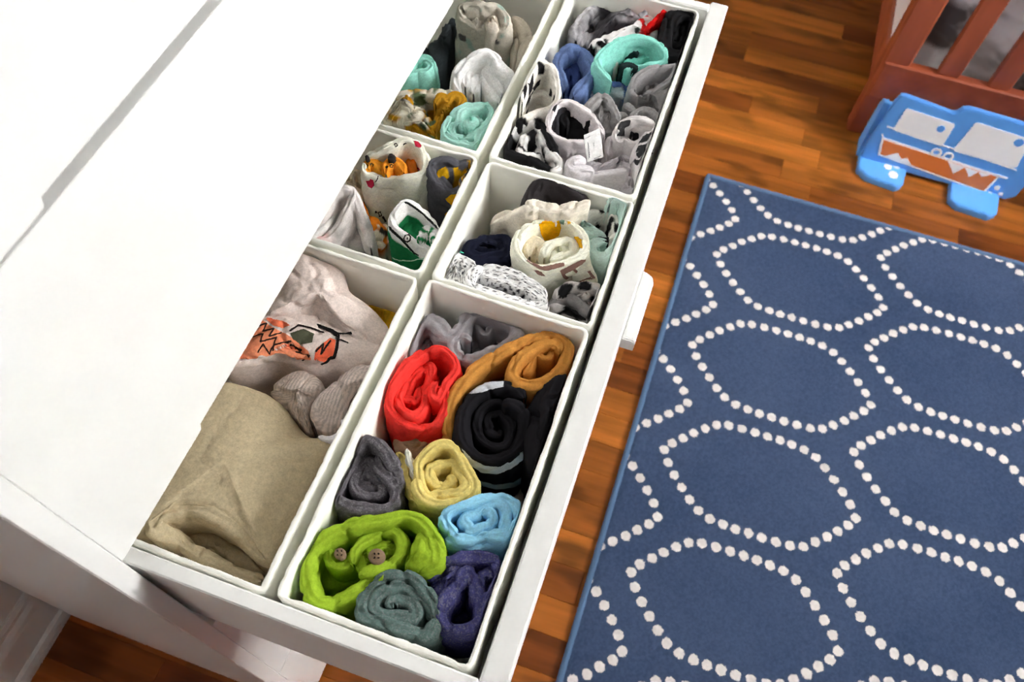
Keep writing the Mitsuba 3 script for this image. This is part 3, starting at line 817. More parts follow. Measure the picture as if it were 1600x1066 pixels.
# ---------------------------------------------------------------- clothes, in metres
GARMENTS = [
{'id':'A1','name':'rolled_trousers','label':'grey fleece trousers folded in waves in the far corner of the long near box','cat':'trousers','color':(146,144,148),'pieces':[{'k':'r','a':{'pts':[[.0038,.2158,.68],[-.0022,.2318,.68],[-.0019,.2461,.68],[.008,.2521,.68],[.0195,.2493,.68],[.0275,.2435,.68],[.0334,.2451,.68],[.0363,.2572,.68],[.043,.2747,.68],[.0578,.2809,.68],[.0735,.2794,.68],[.082,.2699,.68],[.0818,.2556,.68],[.0717,.2422,.68],[.0579,.2296,.68],[.044,.2283,.68],[.0369,.2362,.68],[.0397,.2459,.68],[.0491,.2456,.68]],'t':.0115,'h':.105,'wr':.0016,'sway':.003}},{'k':'r','a':{'pts':[[.0438,.2726,.666],[.0493,.2656,.666],[.0553,.2622,.666],[.0572,.273,.666],[.0634,.2799,.666]],'t':.006,'h':.09}},{'k':'p','a':{'out':[[-.0037,.2347,.655],[.0008,.2522,.655],[.0181,.253,.655],[.031,.2499,.655],[.0413,.2383,.655],[.0212,.2308,.655]],'crown':.006,'drop':.06}},{'k':'p','a':{'out':[[.0358,.2625,.645],[.0445,.282,.645],[.0613,.2906,.645],[.0712,.285,.645],[.064,.2662,.645],[.049,.2538,.645]],'crown':.004,'drop':.05}}],'decals':[],'he':.03,'seed':100,'box':0},
{'id':'A2','name':'rolled_shirt','label':'bright red shirt rolled tightly, standing in the long near box','cat':'shirt','color':(240,58,52),'pieces':[{'k':'r','a':{'pts':[[.0389,.1954,.688],[.0393,.1856,.688],[.0438,.1814,.688],[.0454,.1918,.688],[.0474,.2026,.688],[.049,.211,.692],[.0424,.218,.694],[.0314,.2208,.695],[.0191,.213,.694],[.0112,.1994,.694],[.0071,.1834,.692],[.0065,.1695,.688],[.0119,.1619,.682],[.0236,.1567,.678],[.0391,.1576,.676],[.0501,.1655,.678],[.0515,.1795,.682],[.0456,.191,.686],[.0404,.1909,.688]],'t':.007,'h':.1,'wr':.0014,'sway':.002}},{'k':'s','a':{'out':[[.0098,.1793,.683],[.0098,.1944,.683],[.0167,.2083,.683],[.0267,.2131,.683],[.0331,.2041,.683],[.0348,.1886,.683],[.038,.174,.683],[.033,.1605,.683],[.0217,.1621,.683],[.0127,.1685,.683]],'turns':2.1,'t':.0065,'h':.09,'start':1.0,'noise_r':.14,'sag':.006}},{'k':'p','a':{'out':[[.0084,.19,.666],[.0104,.2074,.666],[.0218,.2117,.666],[.0301,.196,.666],[.0285,.1772,.666],[.0167,.1748,.666]],'crown':.006,'drop':.06}}],'decals':[],'seed':101,'box':0},
{'id':'A3','name':'folded_shirt','label':'camel brown shirt folded around itself beside the red roll','cat':'shirt','color':(188,130,62),'pieces':[{'k':'r','a':{'pts':[[.0643,.1582,.672],[.0582,.1684,.678],[.0557,.181,.682],[.056,.1928,.686],[.0587,.2036,.69],[.0645,.219,.69],[.0761,.2342,.69],[.0886,.2503,.69],[.1021,.2643,.69],[.1157,.2703,.69],[.1253,.2668,.69],[.1298,.2558,.69],[.1291,.2431,.69],[.1227,.2284,.69],[.1125,.2192,.69],[.1,.217,.69],[.0928,.2214,.69],[.0925,.2335,.69],[.0984,.2482,.69],[.1094,.2587,.69],[.1187,.2607,.69],[.1234,.2544,.69]],'t':.0085,'h':.105,'wr':.0013,'sway':.003}},{'k':'r','a':{'pts':[[.1004,.2277,.682],[.1032,.238,.682],[.1038,.2498,.682],[.1108,.2482,.682],[.116,.2527,.682],[.1138,.2632,.682],[.1196,.2632,.682]],'t':.006,'h':.09}},{'k':'p','a':{'out':[[.0488,.2137,.65],[.0581,.2343,.65],[.0735,.2555,.65],[.0824,.2521,.65],[.0804,.2361,.65],[.0657,.2242,.65],[.0573,.2063,.65],[.0562,.1894,.65]],'crown':.005,'drop':.05}},{'k':'p','a':{'out':[[.0955,.2411,.655],[.098,.2616,.655],[.1142,.2766,.655],[.1208,.2679,.655],[.1112,.2448,.655]],'crown':.004,'drop':.05}}],'decals':[],'seed':102,'box':0},
{'id':'A4','name':'rolled_shirt','label':'black shirt rolled with white stripes around its rim','cat':'shirt','color':(26,25,29),'pieces':[{'k':'r','a':{'pts':[[.1083,.2063,.686],[.0966,.2119,.686],[.0836,.2087,.686],[.0728,.1991,.686],[.0674,.1853,.686],[.0693,.1687,.686],[.0772,.1547,.686],[.0888,.1514,.678],[.1031,.1551,.674],[.1131,.1658,.674],[.1172,.1787,.678],[.1149,.1893,.686],[.1052,.1973,.686],[.0934,.1959,.686]],'t':.006,'h':.1,'wr':.0014,'sway':.002,'flare':.006}},{'k':'s','a':{'out':[[.0752,.1786,.678],[.0769,.1929,.678],[.0892,.2034,.678],[.1033,.1987,.678],[.1114,.1804,.678],[.1068,.1636,.678],[.0925,.1602,.678],[.0817,.1657,.678]],'turns':2,'t':.006,'h':.09,'noise_r':.16,'sag':.008}},{'k':'p','a':{'out':[[.113,.1953,.684],[.1151,.2117,.688],[.1197,.2262,.692],[.1259,.2333,.696],[.1343,.2374,.696],[.1399,.2305,.696],[.1417,.2187,.686],[.1419,.1993,.686],[.1399,.1759,.686],[.1384,.157,.686],[.1355,.1506,.686],[.1265,.1599,.686],[.1187,.1755,.686]],'crown':.008,'edge':.012,'drop':.09,'wr':.002}},{'k':'p','a':{'out':[[.0734,.1932,.655],[.0864,.2083,.655],[.101,.2034,.655],[.1055,.1851,.655],[.0964,.17,.655],[.0828,.1728,.655]],'crown':.004,'drop':.05}}],'decals':[{'part':'stripe_print','on':0,'c':(196,200,206),'poly':[[.0469,-.0017],[.0353,-.0024],[.0311,-.0013],[.0277,-.0009],[.0241,-.001],[.0205,-.0008],[.0206,.0014],[.0258,.0018],[.0311,.0018],[.041,.0011],[.0441,.0001],[.047,-.0006],[.0483,-.0047]]},{'part':'stripe_print','on':0,'c':(196,202,208),'poly':[[.0911,-.0021],[.094,-.0021],[.097,-.0024],[.0998,-.0036],[.1029,-.0034],[.106,-.0039],[.109,-.005],[.112,-.0051],[.1151,-.0061],[.1181,-.0076],[.1213,-.0062],[.1251,-.0083],[.1285,-.008],[.1353,-.0089],[.1376,-.0061],[.1434,-.0073],[.1467,-.0298],[.1403,-.0181],[.1368,-.0186],[.133,-.0172],[.1293,-.0162],[.1263,-.0191],[.1233,-.0202],[.1196,-.0169],[.1167,-.0185],[.1135,-.0163],[.1104,-.0163],[.1072,-.0168],[.1042,-.0146],[.1013,-.0131],[.0984,-.0129],[.0967,-.0097],[.0951,-.0054],[.0932,-.0029]]},{'part':'stripe_print','on':0,'c':(150,165,170),'poly':[[.1055,-.0405],[.1094,-.0378],[.113,-.0388],[.1164,-.0408],[.1204,-.0442],[.1251,-.051],[.1299,-.0574],[.1344,-.0589],[.1391,-.0623],[.1424,-.0707],[.1401,-.0811],[.1349,-.0735],[.1303,-.0702],[.1253,-.0624],[.1207,-.0566],[.1168,-.0548],[.1137,-.0506],[.1105,-.0476],[.1074,-.0462]]}],'he':.04,'seed':103,'box':0},
{'id':'A5','name':'rolled_shirt','label':'dark heather grey shirt rolled up against the left wall of the long near box','cat':'shirt','color':(84,80,86),'pieces':[{'k':'r','a':{'pts':[[.0184,.1221,.686],[.0254,.1139,.686],[.0353,.1087,.686],[.043,.1028,.686],[.0446,.0931,.686],[.0368,.0843,.686],[.0239,.0796,.686],[.0108,.0791,.686],[.0012,.0833,.686],[-.0004,.0957,.686],[.0012,.1087,.686],[.0043,.1188,.692],[.0086,.1282,.696],[.0187,.1278,.696],[.0299,.1211,.694],[.0392,.1136,.686],[.0458,.1021,.686]],'t':.008,'h':.1,'wr':.0016,'sway':.002}},{'k':'s','a':{'out':[[.0045,.0999,.68],[.0062,.113,.68],[.0108,.122,.68],[.0209,.1148,.68],[.0337,.1052,.68],[.0362,.0957,.68],[.0255,.0892,.68],[.0137,.0892,.68]],'turns':2.1,'t':.0065,'h':.09,'noise_r':.18,'sag':.006,'end':.2}}],'decals':[],'he':.22,'seed':104,'box':0},
{'id':'A6','name':'rolled_shirt','label':'pale yellow shirt rolled up between the grey and light blue rolls','cat':'shirt','color':(208,190,114),'pieces':[{'k':'s','a':{'out':[[.0487,.1171,.686],[.0456,.1285,.686],[.0503,.1402,.686],[.0599,.1506,.686],[.0715,.1517,.686],[.083,.144,.686],[.0937,.1336,.686],[.1007,.1238,.686],[.0979,.1133,.686],[.0883,.1038,.686],[.0756,.0984,.686],[.062,.0994,.686],[.0539,.1068,.686]],'turns':2.6,'t':.0068,'h':.1,'start':3.6,'noise_r':.16,'sag':.008,'wr':.0015,'sway':.002}},{'k':'r','a':{'pts':[[.031,.1295,.686],[.0344,.1297,.678],[.0401,.1227,.678],[.0464,.1142,.678],[.0546,.1057,.678],[.0629,.1001,.678]],'t':.008,'h':.09,'wr':.0015}},{'k':'r','a':{'pts':[[.0383,.134,.688],[.0439,.126,.682],[.0519,.1182,.682],[.059,.1102,.682]],'t':.004,'h':.09},'c':(232,228,214),'part':'white_lining'},{'k':'p','a':{'out':[[.0482,.1331,.66],[.0544,.1486,.66],[.0713,.151,.66],[.0838,.1368,.66],[.0816,.1197,.66],[.0643,.1152,.66]],'crown':.004,'drop':.05}}],'decals':[],'plabels':{'white_lining':'white inner seam of the yellow shirt'},'seed':105,'box':0},
{'id':'A7','name':'rolled_shirt','label':'light blue shirt rolled up beside the drawer front','cat':'shirt','color':(138,196,228),'pieces':[{'k':'s','a':{'out':[[.0826,.0884,.69],[.0819,.0963,.69],[.0896,.1055,.69],[.1004,.1156,.69],[.1114,.1235,.69],[.1238,.1253,.69],[.1353,.1199,.69],[.14,.1108,.69],[.1388,.1005,.69],[.1314,.0922,.69],[.1204,.0875,.69],[.1084,.0815,.69],[.0978,.0801,.69],[.088,.083,.69]],'turns':2.5,'t':.0068,'h':.105,'start':5.2,'noise_r':.13,'sag':.004,'wr':.0013,'sway':.002}},{'k':'r','a':{'pts':[[.0905,.0802,.684],[.1008,.0805,.682],[.1127,.0827,.682],[.1248,.0891,.682],[.1337,.0956,.682],[.1396,.1015,.682]],'t':.005,'h':.1,'wr':.001,'flare':.004}},{'k':'p','a':{'out':[[.0917,.095,.67],[.0991,.1148,.67],[.1178,.1233,.67],[.1289,.1153,.67],[.1224,.1011,.67],[.1046,.0913,.67]],'crown':.004,'drop':.05}}],'decals':[],'seed':106,'box':0},
{'id':'A8','name':'folded_polo_shirt','label':'lime green polo shirt with a buttoned placket folded into a ring','cat':'polo shirt','color':(142,172,46),'pieces':[{'k':'r','a':{'pts':[[.0831,.0494,.686],[.0879,.0552,.688],[.0914,.0605,.69],[.0884,.069,.692],[.0802,.0789,.694],[.0694,.0839,.694],[.0579,.084,.692],[.0454,.0755,.692],[.0323,.0687,.692],[.0199,.0605,.692],[.0095,.0492,.692],[.0049,.0366,.692],[.0087,.0248,.692],[.0163,.0136,.688],[.0265,.0089,.684],[.0364,.0155,.682],[.0461,.025,.682],[.0538,.0361,.682],[.0602,.0418,.692]],'t':.0085,'h':.105,'wr':.0014,'sway':.003,'flare':.004}},{'k':'r','a':{'pts':[[.0429,.0349,.686],[.0516,.0419,.686],[.0619,.051,.686],[.065,.0608,.686],[.0601,.0702,.686],[.0518,.0724,.686],[.0426,.0658,.686],[.0363,.0581,.686],[.0335,.0502,.686],[.0368,.0412,.686]],'t':.006,'h':.09,'wr':.0012}},{'k':'r','a':{'pts':[[.014,.0477,.68],[.0169,.0405,.68],[.0242,.0371,.68],[.0306,.0407,.68],[.032,.0499,.68],[.0327,.0573,.68]],'t':.0055,'h':.085}},{'k':'r','a':{'pts':[[.0225,.0598,.68],[.0306,.0618,.68],[.0388,.0636,.68],[.0439,.0687,.68]],'t':.005,'h':.085}},{'k':'p','a':{'out':[[.0695,.0634,.688],[.073,.0784,.69],[.0844,.0723,.692],[.0921,.0607,.69],[.0862,.0538,.688],[.0787,.0486,.686],[.0716,.0506,.686]],'crown':.004,'edge':.006,'drop':.06}},{'k':'p','a':{'out':[[.0334,.0483,.679],[.043,.063,.679],[.0591,.0672,.679],[.0653,.0566,.679],[.0516,.0438,.679],[.0411,.0385,.679]],'crown':.004,'edge':.006,'drop':.06}},{'k':'p','a':{'out':[[.0045,.0365,.65],[.0093,.0548,.65],[.0272,.0681,.65],[.0463,.0715,.65],[.0555,.0581,.65],[.0424,.0419,.65],[.0239,.0241,.65],[.0141,.0237,.65]],'crown':.004,'drop':.05}},{'k':'p','a':{'out':[[.0567,.0525,.69],[.057,.049,.69],[.055,.046,.69],[.0514,.0448,.69],[.0477,.0457,.69],[.0452,.0484,.69],[.0449,.0519,.69],[.0469,.0549,.69],[.0505,.0562,.69],[.0542,.0553,.69]],'crown':.0012,'edge':.0022,'drop':.004,'wr':.0,'nth':40},'c':(122,102,82),'part':'button'},{'k':'p','a':{'out':[[.03,.0451,.69],[.0303,.0426,.69],[.0289,.0405,.69],[.0263,.0396,.69],[.0237,.0402,.69],[.0218,.0422,.69],[.0215,.0447,.69],[.0229,.0468,.69],[.0255,.0477,.69],[.0282,.0471,.69]],'crown':.0012,'edge':.0022,'drop':.004,'wr':.0,'nth':40},'c':(122,102,82),'part':'button'}],'decals':[{'part':'button_hole','on':7,'c':(36,28,24),'poly':[[.05,.0512],[.0501,.0507],[.0497,.0504],[.0492,.0504],[.0488,.0508],[.0487,.0513],[.0491,.0517],[.0496,.0516]]},{'part':'button_hole','on':7,'c':(36,28,24),'poly':[[.0524,.0522],[.0525,.0516],[.0521,.0513],[.0516,.0513],[.0513,.0517],[.0512,.0522],[.0515,.0526],[.052,.0525]]},{'part':'button_hole','on':7,'c':(36,28,24),'poly':[[.0511,.0488],[.0511,.0484],[.0507,.0481],[.0501,.0481],[.0498,.0484],[.0498,.0489],[.0502,.0492],[.0507,.0492]]},{'part':'button_hole','on':7,'c':(36,28,24),'poly':[[.0535,.0498],[.0535,.0493],[.0531,.0489],[.0526,.0489],[.0523,.0493],[.0523,.0497],[.0527,.0501],[.0531,.0501]]},{'part':'button_hole','on':8,'c':(36,28,24),'poly':[[.0249,.0444],[.025,.0439],[.0246,.0436],[.024,.0438],[.0235,.0442],[.0235,.0447],[.0238,.045],[.0244,.0449]]},{'part':'button_hole','on':8,'c':(36,28,24),'poly':[[.0272,.0455],[.0272,.045],[.027,.0445],[.0266,.0445],[.0261,.0449],[.0259,.0456],[.0263,.0459],[.0268,.0459]]},{'part':'button_hole','on':8,'c':(36,28,24),'poly':[[.026,.0421],[.0259,.0417],[.0255,.0414],[.025,.0414],[.0246,.0418],[.0246,.0423],[.0251,.0425],[.0256,.0424]]},{'part':'button_hole','on':8,'c':(36,28,24),'poly':[[.0283,.0431],[.0283,.0426],[.028,.0423],[.0275,.0423],[.0272,.0426],[.0272,.043],[.0276,.0434],[.028,.0434]]}],'plabels':{'button':'brown four-hole button'},'seed':107,'box':0},
{'id':'A9','name':'rolled_shirt','label':'dark heather green shirt rolled up in the near corner of the long box','cat':'shirt','color':(82,104,100),'pieces':[{'k':'s','a':{'out':[[.0522,.0102,.688],[.0491,.0208,.688],[.0508,.0319,.688],[.0576,.0415,.688],[.0674,.0478,.688],[.0784,.0497,.688],[.0901,.046,.688],[.1006,.0392,.688],[.1078,.03,.688],[.1108,.0195,.688],[.1064,.0115,.688],[.0962,.0072,.688],[.0816,.006,.688],[.068,.0057,.688],[.0578,.0064,.688]],'turns':2.7,'t':.0075,'h':.105,'start':5.6,'noise_r':.14,'sag':.004,'wr':.0016,'sway':.002}},{'k':'p','a':{'out':[[.0554,.0217,.668],[.062,.0395,.668],[.0779,.0437,.668],[.0919,.0332,.668],[.0899,.019,.668],[.0702,.0134,.668]],'crown':.006,'drop':.05}}],'decals':[],'he':.2,'seed':108,'box':0},
{'id':'A10','name':'folded_shirt','label':'indigo blue heather shirt folded open next to the heather green roll','cat':'shirt','color':(62,62,118),'pieces':[{'k':'r','a':{'pts':[[.0904,.0487,.684],[.095,.0629,.686],[.106,.0711,.686],[.1198,.0765,.686],[.1325,.0757,.69],[.1379,.0698,.686],[.1367,.0556,.686],[.1328,.0453,.686],[.1341,.0376,.686],[.1296,.0294,.686],[.1208,.0246,.686],[.1119,.026,.686],[.1074,.0347,.686],[.1095,.0459,.686],[.112,.0574,.686],[.1146,.063,.686],[.1235,.0539,.686],[.1308,.0445,.686]],'t':.0085,'h':.1,'wr':.0014,'sway':.003}},{'k':'p','a':{'out':[[.0926,.0469,.682],[.0953,.0618,.682],[.1067,.0691,.682],[.112,.0616,.682],[.1085,.048,.682],[.1074,.0371,.682],[.0992,.0402,.682]],'crown':.006,'edge':.008,'drop':.06}},{'k':'p','a':{'out':[[.1196,.0643,.682],[.1287,.0738,.682],[.1354,.0684,.682],[.1337,.0555,.682],[.1297,.0496,.682]],'crown':.006,'edge':.008,'drop':.06}},{'k':'p','a':{'out':[[.1051,.0459,.64],[.1161,.0562,.64],[.128,.0509,.64],[.123,.038,.64],[.1129,.0344,.64]],'crown':.004,'drop':.04}}],'decals':[],'he':.2,'seed':109,'box':0},
{'id':'A11','name':'folded_vest','label':'beige vest lying low between the red and yellow rolls','cat':'vest','color':(176,146,120),'pieces':[{'k':'p','a':{'out':[[.015,.1541,.65],[.0335,.1629,.65],[.0518,.1677,.65],[.0654,.1609,.65],[.0538,.1489,.65],[.0342,.1436,.65],[.0209,.1446,.65]],'crown':.008,'drop':.05,'wr':.002}}],'decals':[],'seed':110,'box':0},
{'id':'B1','name':'folded_hoodie','label':'charcoal and cream hoodie folded at the back of the square box','cat':'hoodie','color':(58,55,57),'pieces':[{'k':'r','a':{'pts':[[.05,.3947,.688],[.0486,.4025,.694],[.0531,.4117,.702],[.0613,.4178,.705],[.0733,.4183,.704],[.0869,.4163,.702],[.1003,.4157,.698]],'t':.01,'h':.11,'wr':.0012,'flare':.006}},{'k':'r','a':{'pts':[[.0191,.3753,.67],[.0281,.3793,.678],[.0384,.3815,.686],[.0499,.3781,.703],[.0601,.3852,.703],[.0711,.3853,.703],[.0826,.3887,.703],[.0928,.3963,.703],[.1032,.4049,.706]],'t':.01,'h':.09,'wr':.0016,'sway':.004},'c':(222,214,200),'part':'cream_lining'},{'k':'p','a':{'out':[[.0577,.4225,.682],[.0659,.4279,.682],[.0736,.4233,.682],[.0769,.4126,.682],[.0691,.4075,.682],[.0629,.4115,.682]],'crown':.004,'drop':.05},'c':(196,182,166),'part':'cream_lining'},{'k':'p','a':{'out':[[.0458,.4089,.68],[.0531,.427,.68],[.0621,.4195,.68],[.0629,.4069,.68],[.0545,.4025,.68]],'crown':.004,'drop':.05}},{'k':'p','a':{'out':[[.075,.4264,.678],[.0848,.4324,.678],[.0957,.429,.678],[.0919,.4199,.678],[.0828,.4174,.678]],'crown':.004,'drop':.05}},{'k':'p','a':{'out':[[.0749,.4135,.683],[.0827,.4157,.683],[.0856,.4117,.683],[.0786,.4081,.683]],'crown':.003,'edge':.003,'drop':.03},'c':(190,16,30),'part':'red_trim'},{'k':'p','a':{'out':[[.0214,.3805,.665],[.0313,.395,.665],[.0442,.4065,.665],[.0567,.4092,.665],[.0531,.3948,.665],[.0424,.3822,.665],[.0364,.3757,.665]],'crown':.008,'drop':.05},'c':(218,210,196),'part':'cream_lining'}],'decals':[],'plabels':{'cream_lining':'cream lining','red_trim':'red trim inside the hood'},'seed':111,'box':1},
{'id':'B2','name':'folded_shirt','label':'pale aqua shirt with black and white print curled along the wall of the square box','cat':'shirt','color':(194,218,212),'pieces':[{'k':'r','a':{'pts':[[.1199,.4105,.704],[.1249,.4196,.706],[.1327,.4181,.704],[.1376,.4064,.7],[.1398,.3924,.696],[.1381,.3777,.69],[.1326,.3666,.686],[.1237,.3671,.682],[.1166,.3746,.68],[.121,.3829,.68],[.1286,.3856,.682]],'t':.011,'h':.11,'wr':.0012,'sway':.002}},{'k':'r','a':{'pts':[[.0949,.4012,.686],[.1081,.4109,.686],[.1221,.4155,.686],[.1292,.4051,.686],[.134,.3925,.686],[.1288,.3855,.686]],'t':.006,'h':.09},'c':(224,222,216),'pat':'blot','part':'printed_lining'},{'k':'r','a':{'pts':[[.117,.3865,.678],[.125,.3865,.678],[.1316,.3915,.678]],'t':.005,'h':.08},'c':(28,28,30),'part':'printed_lining'},{'k':'p','a':{'out':[[.0822,.398,.678],[.0931,.405,.678],[.1071,.4013,.678],[.1202,.398,.678],[.1266,.3922,.678],[.1151,.3851,.678],[.1052,.3834,.678],[.0932,.3887,.678]],'crown':.006,'edge':.008,'drop':.06}},{'k':'p','a':{'out':[[.1186,.3712,.67],[.126,.3731,.67],[.1357,.3666,.665],[.1368,.3628,.66],[.1281,.3595,.66]],'crown':.004,'drop':.05},'c':(216,212,204),'pat':'blot','part':'printed_lining'},{'k':'p','a':{'out':[[.1049,.4169,.66],[.1177,.4305,.66],[.1281,.4172,.66],[.1237,.4092,.66]],'crown':.004,'drop':.05},'c':(40,40,42),'part':'printed_lining'}],'decals':[],'plabels':{'printed_lining':'white lining with black print'},'seed':112,'box':1},
{'id':'B3','name':'rolled_shirt','label':'navy blue shirt rolled up with aqua stitching at the left of the square box','cat':'shirt','color':(24,27,44),'pieces':[{'k':'s','a':{'out':[[.006,.3233,.68],[.0062,.3353,.68],[.0112,.3453,.68],[.0206,.355,.68],[.0313,.3611,.68],[.0418,.3631,.68],[.0489,.3557,.68],[.0524,.344,.68],[.0478,.3324,.68],[.0362,.3251,.68],[.0244,.3186,.68],[.0125,.3189,.68]],'turns':1.7,'t':.011,'h':.09,'start':2.6,'noise_r':.12,'wr':.0014,'end':.35}},{'k':'p','a':{'out':[[.0106,.3342,.676],[.0193,.3497,.676],[.0378,.3567,.676],[.0472,.3482,.676],[.0383,.3329,.676],[.0204,.3251,.676]],'crown':.008,'drop':.06}}],'decals':[{'part':'stitch','on':1,'c':(90,214,180),'poly':[[.0425,.3516],[.0429,.3509],[.043,.3528]]},{'part':'stitch','on':0,'c':(90,214,180),'poly':[[.021,-.002],[.0212,-.0001],[.0208,.0001],[.0202,.0001],[.02,-.0001],[.019,-.0038]]}],'seed':113,'box':1},
{'id':'B4','name':'rolled_shirt','label':'cream shirt with mustard leaves and glitter lettering rolled up in the square box','cat':'shirt','color':(234,226,208),'pieces':[{'k':'r','a':{'pts':[[.1068,.3466,.692],[.1118,.3582,.692],[.1095,.3701,.692],[.0999,.3795,.692],[.0863,.3828,.692],[.0719,.3784,.692],[.0599,.3691,.692],[.0542,.3579,.692],[.0542,.345,.692],[.0605,.3347,.692],[.0702,.3288,.692],[.08,.3272,.692],[.0905,.3323,.692],[.1003,.3402,.692],[.1091,.349,.692],[.1144,.3572,.692],[.1157,.3616,.692]],'t':.0055,'h':.11,'wr':.0012,'flare':.003,'sway':.0015}},{'k':'r','a':{'pts':[[.0672,.3447,.68],[.0637,.3553,.68],[.0656,.3617,.68],[.0716,.3603,.68],[.0777,.3488,.68]],'t':.009,'h':.09},'c':(226,214,190)},{'k':'r','a':{'pts':[[.0807,.3448,.684],[.0789,.3539,.684],[.0823,.3602,.684],[.0897,.367,.684],[.0966,.3703,.684],[.1019,.3657,.684],[.1022,.3569,.684],[.0958,.3525,.684],[.0899,.3464,.684],[.0863,.343,.684]],'t':.007,'h':.09}},{'k':'p','a':{'out':[[.0791,.3564,.681],[.0926,.3686,.681],[.099,.366,.681],[.0982,.3558,.681],[.0884,.3471,.681]],'crown':.005,'drop':.05}},{'k':'p','a':{'out':[[.0638,.3562,.674],[.0706,.3648,.674],[.0775,.3534,.674],[.0741,.3442,.674]],'crown':.005,'drop':.05},'c':(226,214,190)},{'k':'r','a':{'pts':[[.0445,.336,.67],[.0485,.3366,.666],[.0588,.3346,.666],[.0718,.3337,.666],[.0812,.3343,.666]],'t':.008,'h':.08},'c':(228,218,198)},{'k':'p','a':{'out':[[.0432,.3374,.67],[.0484,.3454,.67],[.0574,.3449,.67],[.0645,.3357,.67],[.0555,.3342,.67]],'crown':.003,'edge':.006,'drop':.06},'c':(228,218,198)},{'k':'p','a':{'out':[[.051,.3789,.65],[.0663,.4041,.65],[.088,.4103,.65],[.1014,.394,.65],[.0955,.375,.65],[.0703,.3612,.65]],'crown':.004,'drop':.05}},{'k':'p','a':{'out':[[.1071,.3469,.688],[.1118,.3531,.691],[.1149,.3597,.694],[.1213,.3544,.684],[.1311,.347,.67],[.1233,.3431,.667],[.1137,.339,.665],[.1077,.3418,.676]],'crown':.002,'edge':.004,'drop':.05,'wr':.0007}}],'decals':[{'part':'leaf_print','on':0,'c':(222,164,16),'poly':[[.0765,.003],[.0741,.001],[.0664,-.0012],[.0591,-.0001],[.0566,.0017],[.0545,.0086],[.0555,.0201],[.06,.0242],[.0648,.0267],[.0704,.0236],[.075,.0125]]},{'part':'leaf_print','on':0,'c':(104,128,112),'poly':[[.0606,-.0003],[.0548,-.0007],[.0524,-.0002],[.0526,.0038],[.0556,.0035]]},{'part':'leaf_print','on':0,'c':(226,170,60),'poly':[[.0505,-.0011],[.0462,.0001],[.0486,.0026]]},{'part':'leaf_print','on':0,'c':(214,166,40),'poly':[[.0377,.0095],[.0311,.0031],[.0201,.0018],[.0121,.0006],[.0242,.0119],[.0309,.0104]]},{'part':'letter_print','on':0,'c':(128,98,88),'poly':[[.1606,-.0059],[.1646,-.005],[.1685,-.0035],[.1724,-.0026],[.1806,-.0021],[.1852,-.005],[.1885,-.0152],[.1905,-.0274],[.1829,-.0093],[.1786,-.0088],[.1748,-.0093],[.1787,-.0163],[.1778,-.0192],[.1729,-.0104],[.166,-.0124],[.1669,-.015],[.1718,-.023],[.1697,-.0246],[.1649,-.018]]},{'part':'letter_print','on':8,'c':(128,98,88),'poly':[[.1201,.3473],[.1219,.3486],[.1282,.3472],[.1275,.3463],[.121,.3441],[.1161,.3414],[.1154,.3419],[.1212,.345],[.1241,.3462]]},{'part':'letter_print','on':0,'c':(128,98,88),'poly':[[.0923,.04],[.0879,.0424],[.0803,.0546],[.1412,.001],[.1451,.0001],[.1582,.0],[.165,-.0007],[.1649,-.0024],[.1571,-.0023],[.15,-.0025],[.137,.0001],[.1308,.0001]]},{'part':'letter_print','on':0,'c':(128,98,88),'poly':[[.1401,-.0026],[.1424,-.002],[.1455,-.0031],[.149,-.009],[.1446,-.0072]]}],'seed':114,'box':1},
{'id':'B5','name':'folded_shirt','label':'white shirt with a black dash print folded along the near wall of the square box','cat':'shirt','color':(226,226,232),'pieces':[{'k':'r','a':{'pts':[[.0021,.2952,.682],[-.0011,.3093,.682],[.0046,.3169,.682],[.0142,.3186,.682],[.0215,.3131,.682],[.0224,.3039,.682],[.022,.2961,.682]],'t':.01,'h':.09,'wr':.0016,'sway':.003}},{'k':'p','a':{'out':[[.0022,.2967,.68],[.0017,.3119,.68],[.0141,.3166,.68],[.0214,.3078,.68],[.0207,.2953,.68],[.0103,.2941,.68]],'crown':.007,'edge':.01,'drop':.07,'wr':.002}},{'k':'r','a':{'pts':[[.0341,.3072,.686],[.0465,.3091,.686],[.0621,.3085,.686],[.0796,.3067,.686],[.0901,.3024,.686],[.0961,.3001,.686],[.0925,.2951,.686],[.0779,.2936,.686],[.0602,.2923,.686],[.0448,.2926,.686],[.0323,.2934,.686],[.0271,.2998,.686],[.0296,.3088,.686],[.0396,.3156,.686],[.0544,.3174,.686],[.0738,.3148,.686],[.0874,.3106,.686],[.0952,.3043,.686]],'t':.0085,'h':.09,'wr':.0012,'sway':.002}},{'k':'p','a':{'out':[[.0275,.3148,.67],[.044,.3172,.67],[.0654,.3147,.67],[.0868,.3115,.67],[.0683,.3063,.67],[.0432,.3063,.67]],'crown':.003,'drop':.05}}],'decals':[],'pat':'hash','seed':115,'box':1},
